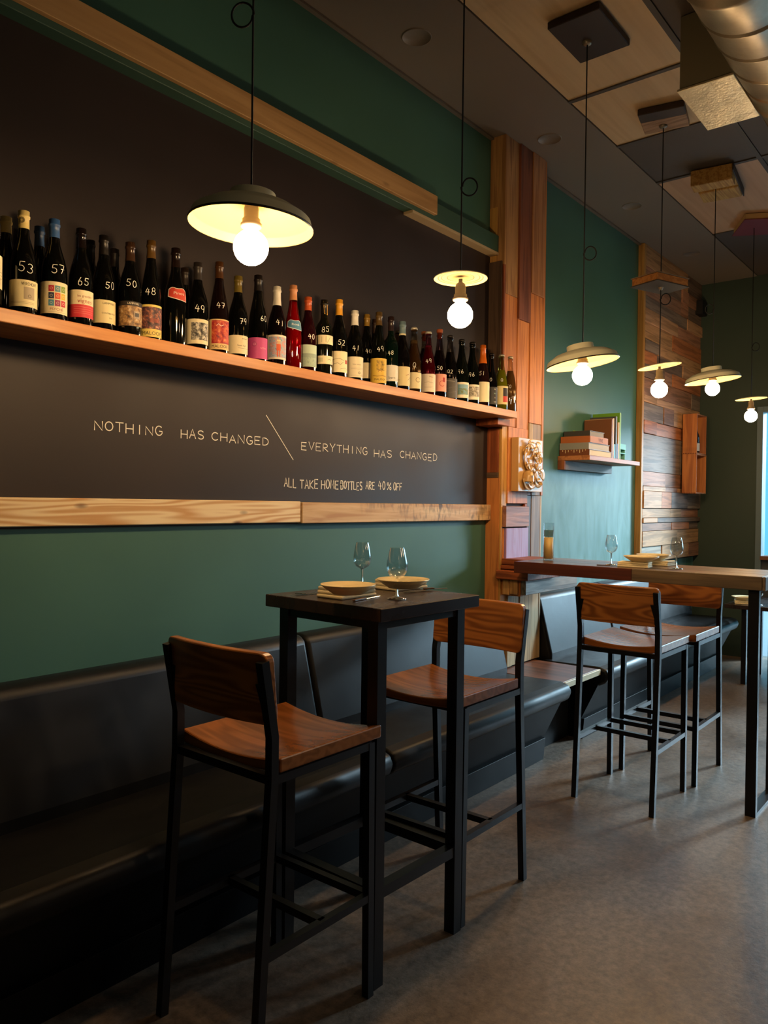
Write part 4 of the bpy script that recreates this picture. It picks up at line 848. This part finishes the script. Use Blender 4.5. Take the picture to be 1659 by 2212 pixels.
e4, X4 = lamp(1424, 842, 'plate', .225, rad(8), rad(129), 'plate-shaped pendant in front of the wood-clad wall with a book threaded on its cord', can_block, loop=(1437, 652))
lamp(1539, 840, 'pan', .335, rad(7), rad(120), 'cream enamel pan pendant hanging in front of the dark green end wall', can_book, loop=(1530, 660))
lamp(1622, 899, 'plate', .215, rad(4), rad(129), 'small plain plate pendant farthest away beside the shop window', can_red, loop=(1618, 745))
bk = empty('hanging_book', (X4, LY, 2.55), 'old book with tan page edges threaded on the cord of a pendant lamp', 'book')
M = Tm(X4, LY+.005, 2.575, 0, 0, -.35)
b = MB(); b.bevbox(-.128, .128, -.09, .09, -.028, -.022, plain('#4a443e', .7), .001, 1, M); b.obj('cover', bk)
b = MB(); b.bevbox(-.122, .122, -.085, .085, -.0215, .016, wood('#c98d4e', '#a86c34', 'X', .7, 1.6), .002, 1, M); b.obj('pages', bk)
b = MB(); b.bevbox(-.128, .128, -.09, .09, .0165, .021, plain('#8a7a66', .7), .001, 1, M); b.obj('cover', bk)
b = MB(); b.lathe([(0, -.042), (.008, -.042), (.011, -.036), (.013, -.028)], plain('#a09a8c', .4, .5), 16, Tm(X4, LY, 2.575)); b.obj('washer', bk)

# ================================================================== air duct
dz, dyc, dr = 3.20, .722, .2
GALV = noisy('galvanised_steel', [(.3, '#8a8274'), (.5, '#a79d8a'), (.7, '#958b79')], 5, 5, (.3, .42), metal=.75, bump=.05)
du = empty('air_duct', (3.5, dyc, dz), 'round galvanised air duct under the ceiling with a square side outlet', 'air duct')
prof = []; x = .9
def cyl_x(b, pts, m):   # lathe about the X axis
    b.lathe(pts, m, 48, Tm(0, dyc, dz) @ Matrix.Rotation(PI/2, 4, 'Y'))
x = .8; k = 0
while x < XE-.3:
    b = MB(); x1 = min(x+.95, XE-.001); q = [(dr, x)]; y = x+.19
    while y < x1-.05: q += [(dr, y-.012), (dr-.006, y), (dr+.003, y+.004), (dr, y+.016)]; y += .19
    q += [(dr, x1-.03), (dr+.006, x1-.025), (dr+.006, x1-.003)]
    cyl_x(b, q, GALV); b.obj('duct_section', du); x = x1
b = MB(); b.lathe([(0, .8), (dr, .8)], GALV, 48, Tm(0, dyc, dz) @ Matrix.Rotation(PI/2, 4, 'Y')); b.obj('duct_end', du)
b = MB(); b.bevbox(3.37, 3.78, .86, 1.135, 3.14, ZC-.001, plain('#77705a', .45, .1), .002, 1); b.obj('outlet_box', du)
b = MB(); b.bevbox(3.362, 3.79, .915, 1.143, 3.128, 3.139, noisy('dented_sheet_metal', [(.3, '#b0a68c'), (.5, '#cdc3a8'), (.7, '#a89e84')], 8, 5, (.25, .4), metal=.7, bump=.3, bdist=.01), .002, 1); b.obj('outlet_plate', du)

# ================================================================== bookshelf with books
bs = empty('bookshelf', (5.15, 2.24, 1.66), 'short wooden wall shelf carrying books between the column and the wood-clad wall', 'shelf')
BZ = 1.689
B('board', bs, 4.722, 5.585, 2.124, W, BZ-.03, BZ, wood('#b8794a', '#8f5630', 'X', .5, .8, .1, .1, .4), .002)
B('brace', bs, 4.74, 5.50, 2.30, W, BZ-.09, BZ-.03, wood('#8a786c', '#5c4e46', 'X', .6, 1.2, .2, .2, .5), .002)
B('brace_end', bs, 4.722, 4.739, 2.30, W, BZ-.09, BZ-.03, wood('#9a5c34', '#6e3c1e', 'Z', .6), .002)
def book(name, x0, x1, y0, y1, z0, z1, cover, pages, label, spine='-Y', cat='book', art=None):
    e = empty(name, ((x0+x1)/2, (y0+y1)/2, z0), label, cat, 'books on the short wall shelf'); t = .003; c = plain(cover, .5); g = plain(pages, .7)
    if z1-z0 < x1-x0 and z1-z0 < y1-y0:      # lying flat
        B('cover', e, x0, x1, y0, y1, z0, z0+t, c, 0); B('cover', e, x0, x1, y0, y1, z1-t, z1, c, 0)
        B('pages', e, x0+.004, x1-.004, y0+.004, y1-.004, z0+t, z1-t, g, 0); 
        if spine == '-Y': B('spine', e, x0, x1, y0, y0+t, z0+t, z1-t, c, 0)
        if spine == '-X': B('spine', e, x0, x0+t, y0, y1, z0+t, z1-t, c, 0)
    else:
        B('cover', e, x0, x0+t, y0, y1, z0, z1, c, 0); B('cover', e, x1-t, x1, y0, y1, z0, z1, c, 0)
        B('pages', e, x0+t, x1-t, y0+.004, y1-.004, z0+.004, z1-.004, g, 0)
        if spine == '-Y': B('spine', e, x0+t, x1-t, y0, y0+t, z0, z1, c, 0)
    return e
book('book', 4.74, 5.10, 2.135, 2.345, BZ, BZ+.0410, '#6e3d22', '#d8c8a8', 'brown book with cream drips on its cover edge, bottom of the lying stack', '-X')
b = MB()
for i in range(9):
    y = 2.16+i*.020; dl = .008+.018*((i*7) % 5)/5
    b.box(4.7385, 4.7398, y, y+.004, BZ+.0405-dl, BZ+.0397, plain('#d8c49a', .6))
b.obj('drips', bpy.data.objects['book'].children[0])
book('book', 4.74, 5.075, 2.14, 2.345, BZ+.0416, BZ+.0845, '#8a8a86', '#b8b4ac', 'silvery grey book with mixed pictures, second from the bottom of the lying stack', '-X')
e = book('book', 4.745, 5.03, 2.135, 2.34, BZ+.0851, BZ+.1280, '#a85e30', '#c9a070', 'orange-brown wooden-look book marked VINE, third up in the lying stack', '-X')
b = MB(); b.box(4.75, 5.03, 2.1335, 2.135, BZ+.0870, BZ+.1261, plain('#b87848', .6)); spn = b.obj('spine_panel', e)
b = MB(); printed(b, 'VINE', 4.91, BZ+.1062, .034, lambda s, t: (s, 2.1328, t), plain('#5a2f18', .6)); b.obj('lettering', spn)
book('book', 4.79, 5.02, 2.155, 2.34, BZ+.1286, BZ+.1664, '#3c3836', '#8d8884', 'dark grey book on top of the lying stack', '-X')
xx = 5.106
for (th_, d, hh_, cv, pg, lb) in ((.016, .20, .215, '#7a4a2c', '#c8a878', 'brown upright book next to the lying stack'), (.018, .205, .220, '#c09a70', '#d8c8a8', 'tan upright book with pale spine second from the lying stack'), (.020, .195, .08, '#5aa8c8', '#d0d8d8', 'short pale blue booklet standing among the upright books'),
                          (.022, .19, .235, '#4a4a4c', '#8d8d8a', 'tall dark grey upright book'), (.012, .185, .085, '#3c5a9a', '#c8ccd4', 'short dark blue booklet standing among the upright books'), (.018, .19, .205, '#c89a5a', '#e0d4b8', 'golden tan upright book before the green one'), (.022, .20, .26, '#6aa02c', '#a8c870', 'tall bright green upright book')):
    book('book', xx, xx+th_, 2.14, 2.14+d, BZ, BZ+hh_*1.25, cv, pg, lb); xx += th_+.005
tb = empty('turquoise_box', (5.36, 2.2, BZ), 'small open turquoise box standing at the right end of the book shelf', 'box')
for a in ((5.285, 5.41, 2.16, 2.30, .075, .115), (5.285, 5.41, 2.16, 2.30, .045, .052)): B('shelf_panel', tb, a[0], a[1], a[2], a[3], BZ+a[4], BZ+a[5], plain('#4fa69a', .5), .001)
for x in (5.287, 5.403): B('post', tb, x, x+.006, 2.165, 2.295, BZ, BZ+.115, plain('#6cb8b0', .5), .001)
gp = empty('acrylic_panel', (5.0, 2.33, BZ+.13), 'yellow-green translucent panel leaning behind the books', 'panel')
B('sheet', gp, 4.93, 5.27, 2.336, 2.341, BZ+.175, BZ+.315, plain('#8fae2a', .25), .001)
bpy.data.objects['acrylic_panel'].location = (5.0, 2.33, BZ)
for o in gp.children: o.location.z += .0

# ================================================================== wine crates on the wood-clad wall
CRW = ('#b8743c', '#94542a')
def crate(x0, x1, y0, y1, z0, z1, label):
    e = empty('wine_crate', ((x0+x1)/2, (y0+y1)/2, z0), label, 'crate', 'wooden wine crates on the clad wall'); t = .010; m_ = wood(*CRW, 'Z', .5, .7, .25, .08, .5)
    B('side_panel', e, x0, x0+t, y0, y1, z0, z1, m_, .001); B('side_panel', e, x1-t, x1, y0, y1, z0, z1, m_, .001)
    B('bottom_panel', e, x0+t, x1-t, y0, y1, z0, z0+t, m_, .001); B('top_panel', e, x0+t, x1-t, y0, y1, z1-t, z1, m_, .001); B('back_panel', e, x0+t, x1-t, y1-t, y1, z0+t, z1-t, m_, .001)
    b = MB()
    for i in range(9): b.box(x0-.0006, x0+.004, y0+.008+i*.0145, y0+.014+i*.0145, z0-.0004, z0+.008, plain('#5a3018', .7))
    b.obj('box_joints', e); return e
cz = [ony(1505, y, 2.17).z for y in (1066, 980, 893)]
crate(7.02, 7.30, 2.165, 2.288, cz[0], cz[1]-.001, 'lower of two stacked wooden wine crates mounted on the clad wall')
crate(7.02, 7.29, 2.165, 2.288, cz[1], cz[2], 'upper of two stacked wooden wine crates mounted on the clad wall')
def small_bottle(x, y, z, h, label, foil):
    e = empty('wine_bottle', (x, y, z), label, 'wine bottle', 'wine bottles in the crates'); R = .036
    q = [(0, .001), (R, .002)]+[(R*k, h*z_) for z_, k in PROF['burg']]+[(R*.43, h*.935), (R*.4, h), (0, h)]
    b = MB(); b.lathe(q, glassy('#08080a'), 24, Tm(x, y, z)); b.obj('glass_body', e)
    b = MB(); b.lathe([(R*.40, h*.8), (R*.40, h*.93), (R*.46, h*.94), (R*.44, h*1.004), (0, h*1.004)], plain(foil, .4), 20, Tm(x, y, z)); b.obj('capsule', e)
    b = MB(); b.lathe([(R+.0006, h*.08), (R+.0006, h*.33)], plain('#d8d4c8', .6), 24, Tm(x, y, z)); b.obj('label', e)
small_bottle(7.105, 2.225, cz[1]+.0105, .29, 'dark wine bottle standing in the upper wooden crate', '#10141c')
small_bottle(7.205, 2.235, cz[1]+.0105, .28, 'second dark wine bottle farther back in the upper wooden crate', '#1c2a5a')
small_bottle(7.105, 2.235, cz[0]+.0105, .28, 'dark wine bottle standing in the lower wooden crate', '#10141c')
o = B('wall_box', None, 7.38, 7.52, 2.245, 2.312, ony(1502, 672, 2.27).z, ony(1502, 641, 2.27).z, plain('#0a0a0b', .6), .004); tag(o, 'small black box fixed high on the clad wall near the corner', 'speaker')

# ================================================================== ceramic relief
ar = empty('ceramic_relief', (4.07, 2.225, 1.44), 'cream glazed ceramic relief of broken crockery hung on the plank column', 'wall relief')
CER = plain('#c79f66', .25, 0, .5); CER2 = plain('#cfae7c', .22, 0, .5)
ax0, ax1 = 3.925, 4.215; p1, p0 = ony(1140, 947, 2.2).z, ony(1140, 1062, 2.2).z
b = MB(); b.bevbox(ax0, ax1, 2.196, 2.243, p0, p1, CER, .003, 2); b.obj('backing_slab', ar)
def shard(cx, cz, r0, r1, a0, a1, dep, tiltx, m, name='shard'):
    """a broken piece of a dish: an arc of a shallow bowl"""
    b = MB(); n = 14; vs, fs = [], []
    for lay in (0, 1):
        for i in range(n+1):
            a = rad(a0+(a1-a0)*i/n)
            for j, q in enumerate((r0, (r0+r1)/2, r1)):
                yy = 2.196-.004-dep*(.4+.6*(j/2)**2)-(.004 if lay else 0); vs.append((cx+q*math.cos(a), yy-tiltx*q*math.sin(a), cz+q*math.sin(a)))
    N_ = (n+1)*3
    for lay in (0, 1):
        for i in range(n):
            for j in (0, 1):
                f_ = (lay*N_+i*3+j, lay*N_+i*3+j+1, lay*N_+(i+1)*3+j+1, lay*N_+(i+1)*3+j); fs.append(f_ if lay else f_[::-1])
    for i in range(n):
        for j in (0, 2): fs.append((i*3+j, (i+1)*3+j, N_+(i+1)*3+j, N_+i*3+j))
    for i in (0, n):
        for j in (0, 1): fs.append((i*3+j, i*3+j+1, N_+i*3+j+1, N_+i*3+j))
    b.add(vs, fs, m, True); b.obj(name, ar)
aw, ah = ax1-ax0, p1-p0
def AP(u, v): return ax0+aw*u, p0+ah*v
for (u, v, r0, r1, a0, a1, d, t, m_) in ((.38, .62, .045, .085, 110, 270, .012, 0, CER), (.42, .80, .02, .06, 20, 200, .018, .1, CER2), (.75, .84, .015, .055, -60, 120, .014, 0, CER2), (.62, .72, .012, .05, 70, 190, .02, .1, CER),
     (.80, .66, .008, .045, 0, 170, .022, 0, CER), (.42, .52, .02, .05, 150, 330, .02, 0, CER2), (.62, .48, .008, .045, 200, 400, .016, .1, CER), (.82, .45, .01, .04, 90, 300, .018, 0, CER2), (.35, .22, .05, .085, 180, 300, .014, 0, CER2), (.45, .18, .03, .06, 190, 330, .022, 0, CER), (.78, .22, .015, .065, 160, 330, .02, .1, CER2), (.86, .30, .008, .05, -50, 100, .026, 0, CER2), (.5, .36, .008, .035, 0, 220, .018, 0, CER), (.6, .30, .005, .04, 240, 420, .02, 0, CER)):
    x_, z_ = AP(.03+u*.9, .04+v*.92); shard(x_, z_, r0*.8, r1*.8, a0, a1, d*.7, t, m_)
ra = random.Random(5)
for i in range(22):
    x_, z_ = AP(ra.uniform(.22, .85), ra.uniform(.12, .88)); a0 = ra.uniform(0, 360); r1 = ra.uniform(.018, .036)
    shard(x_, z_, r1*ra.uniform(.1, .6), r1, a0, a0+ra.uniform(70, 200), ra.uniform(.008, .02), ra.uniform(-.3, .3), ra.choice((CER, CER2)))
x_, z_ = AP(.28, .28); b = MB(); b.lathe([(.034, -.03), (.032, 0), (.027, .022), (.014, .033), (0, .035)], CER, 24, Tm(x_, 2.176, z_)); cupo = b.obj('cup', ar)
b = MB(); printed(b, 'air', x_-.016, z_+.0, .022, lambda s, t: (s, 2.176-.0338, t), plain('#2a2018', .6)); b.obj('lettering', cupo)

# ================================================================== candle
cp = onx(1177, 1209, 3.84); cy_ = 1.972
cn = empty('glass_candle', (3.87, cy_, TZ2), 'tall glass candle with cream wax on the bar table beside the column', 'candle'); CR = .028; CH = .205
GLS = thin_glass('clear_glass', (.93, .95, .95), 1.45, 1.25)
SOLIDG, _nt, _b = nmat('solid_glass'); _b.inputs['Transmission Weight'].default_value = 1; _b.inputs['Roughness'].default_value = .02; _b.inputs['IOR'].default_value = 1.47; _b.inputs['Base Color'].default_value = (1, 1, 1, 1)
b = MB(); b.lathe([(0, .001), (CR, .001), (CR, CH)], GLS, 28, Tm(3.87, cy_, TZ2)); b.obj('glass', cn)
WAX, _nt, _b = nmat('candle_wax'); _b.inputs['Base Color'].default_value = lin('#f0cf8c'); _b.inputs['Subsurface Weight'].default_value = .8; _b.inputs['Subsurface Radius'].default_value = (.05, .03, .012); _b.inputs['Roughness'].default_value = .5
b = MB(); b.lathe([(0, .009), (CR-.0026, .009), (CR-.0026, .125), (CR-.010, .122), (0, .120)], WAX, 28, Tm(3.87, cy_, TZ2)); b.obj('wax', cn)
b = MB(); b.tube([(3.87, cy_, TZ2+.118), (3.871, cy_, TZ2+.135)], .0012, plain('#1a1410', .8), 6); b.obj('wick', cn)
b = MB(); b.lathe([(CR-.0021, .128), (CR-.0021, .165)], thin_glass('sooty_glass', (.62, .55, .45), 1.45, .6), 28, Tm(3.87, cy_, TZ2)); b.obj('soot_film', cn)

# ================================================================== table settings
def wine_glass(x, y, z, h, label, R=.030):
    e = empty('wine_glass', (x, y, z), label, 'wine glass', 'wine glasses on the tables')
    k = h/.165
    out = [(.022, h), (.0255, h*.90), (R, h*.72), (R*1.02, h*.62), (R*.95, h*.54), (R*.72, h*.465), (R*.35, h*.425), (.0045, h*.40)]
    b = MB(); b.lathe(out+[(r_*.94 if r_ > .006 else 0, z_+.002) for r_, z_ in out[::-1]], GLS, 28, Tm(x, y, z)); b.obj('bowl', e)
    b = MB(); b.lathe([(.0045, h*.405), (.0035, h*.3), (.0038, h*.10), (.007, h*.05)], SOLIDG, 16, Tm(x, y, z)); b.obj('stem', e)
    b = MB(); b.lathe([(.007, h*.05), (.014, .006), (.029, .0025), (.029, .001), (0, .001)], SOLIDG, 28, Tm(x, y, z)); b.obj('foot', e)
    return e
CHINA = plain('#e4d2a4', .18, 0, .5); LINEN = noisy('linen', [(.3, '#ddcda6'), (.7, '#e8dab6')], 40, 4, (.8, .9), bump=.2)
def plate(x, y, z, R, label):
    b = MB(); b.lathe([(0, .002), (R*.55, .001), (R*.6, .004), (R*.80, .014), (R, .026), (R*.995, .0285), (R*.78, .018), (R*.55, .008), (0, .007)], CHINA, 48, Tm(x, y, z)); o = b.obj('dinner_plate', None, (x, y, z)); return tag(o, label, 'plate', 'plates on folded napkins')
def napkin(x, y, z, lx, ly, rz, label, hgt=.022):
    e = empty('folded_napkin', (x, y, z), label, 'napkin', 'folded linen napkins', rz); n = 3; t = hgt/n
    for i in range(n):
        b = MB(); b.bevbox(-lx/2+.003*i, lx/2-.002*i, -ly/2+.002*(i % 2), ly/2, t*i+.0003, t*(i+1), LINEN, t*.42, 3); b.obj('fold', e, (0, 0, 0), True)
    return e
SIL = plain('#b8b4ac', .18, 1.0)
def cutlery(kind, x, y, z, rz, label, L=.19):
    e = empty(kind, (x, y, z), label, kind, 'cutlery on the tables', rz)
    if kind == 'fork':
        b = MB(); b.bevbox(-L/2, L*.18, -.0035, .0035, .001, .0035, SIL, .001, 1); b.bevbox(L*.16, L*.30, -.009, .009, .002, .005, SIL, .001, 1); b.obj('handle', e, (0, 0, 0), True)
        b = MB()
        for k in range(4): b.box(L*.295, L*.5, -.009+k*.0052, -.0064+k*.0052, .003, .005, SIL)
        b.obj('tines', e, (0, 0, 0), True)
    else:
        b = MB(); b.bevbox(-L/2, -L*.05, -.005, .005, .001, .006, plain('#5a4030', .4), .001, 1); b.obj('handle', e, (0, 0, 0), True)
        b = MB(); b.bevbox(-L*.05, L/2, -.0055, .0055, .001, .003, SIL, .0008, 1); b.obj('blade', e, (0, 0, 0), True)
    return e
def on_t1(px, py, z=TZ): p = onz(px, py, z); return p.x, p.y
# square table: near setting and far setting
x, y = on_t1(857, 1294); hg = ony(856, 1184, y).z-TZ
wine_glass(x, y, TZ, hg, 'wine glass standing at the near edge of the small square table', .0315)
p = onz(770, 1266, TZ); x, y = p.x, min(p.y, 1.74); hg = ony(770, 1173, y).z-TZ
wine_glass(x, y, TZ, hg, 'wine glass standing at the wall side of the small square table behind the left plate')
p = onz(740, 1297, TZ); napkin(p.x+.079, p.y+.054, TZ, .158, .108, rad(-2), 'folded cream napkin under the left plate on the small square table', .034)
x, y = on_t1(752, 1265, TZ+.058); plate(x, y, TZ+.0345, .077, 'cream plate on folded napkin at the left of the small square table')
p = onz(862, 1278, TZ); napkin(p.x+.079, p.y+.054, TZ, .158, .108, rad(-4), 'folded cream napkin under the right plate on the small square table', .034)
x, y = on_t1(871, 1253.5, TZ+.058); plate(x, y, TZ+.0345, .079, 'cream plate on folded napkin at the right of the small square table')
x, y = on_t1(672, 1284); cutlery('fork', x, y, TZ, rad(150), 'fork at the left corner of the small square table', .10)
x, y = on_t1(792, 1294); cutlery('knife', x, y, TZ, rad(10), 'knife lying before the left napkin on the small square table', .15)
x, y = on_t1(903, 1279); cutlery('fork', x, y, TZ, rad(165), 'fork lying beside the right napkin on the small square table', .12)
x, y = on_t1(940, 1273); cutlery('knife', x, y, TZ, rad(-25), 'knife lying beyond the right napkin near the table corner', .09)
# long bar table
def on_t2(px, py): p = onz(px, py, TZ2); return p.x, p.y
x, y = on_t2(1320, 1220); x = 3.80; y = onx(1320, 1220, x).y; hg = ony(1321, 1156, y).z-TZ2
wine_glass(x, y, TZ2, max(.15, hg), 'wine glass on the bar table left of the stacked plates')
x = 3.80; y = onx(1461, 1228, x).y; hg = ony(1464, 1162, y).z-TZ2
wine_glass(x, y, TZ2, max(.15, hg), 'wine glass on the bar table right of the stacked plates')
yA, yB = onx(1372, 1226, 3.78).y, onx(1415, 1222, 3.95).y
napkin(3.775, yA, TZ2, .10, .15, rad(8), 'folded cream napkin under the nearer plate on the bar table', .026)
plate(3.79, onx(1385, 1210, 3.79).y, TZ2+.0265, .085, 'cream plate on the nearer napkin on the bar table')
napkin(3.985, yB, TZ2, .10, .15, rad(-5), 'folded cream napkin under the farther plate on the bar table', .026)
plate(3.98, onx(1412, 1209, 3.98).y, TZ2+.0265, .085, 'cream plate on the farther napkin on the bar table')
cutlery('fork', 3.73, onx(1430, 1232, 3.73).y, TZ2, rad(-75), 'fork beside the right wine glass on the bar table', .16)
cutlery('knife', 3.72, onx(1322, 1226, 3.72).y, TZ2, rad(-80), 'knife at the foot of the left wine glass on the bar table', .15)
# low table by the window
napkin(6.44, 1.63, TZ3, .14, .10, 0.3, 'folded napkin under the plate on the low table by the window', .026)
plate(6.45, 1.62, TZ3+.0265, .085, 'cream plate on the low table by the window')
wine_glass(6.42, 1.50, TZ3, .15, 'wine glass on the low table by the window')
napkin(6.5, 1.36, TZ3, .14, .10, .2, 'second folded napkin on the low table by the window', .03)
print('objects', len(bpy.data.objects), 'tris', sum(len(o.data.polygons)*2 for o in bpy.data.objects if o.type == 'MESH'))
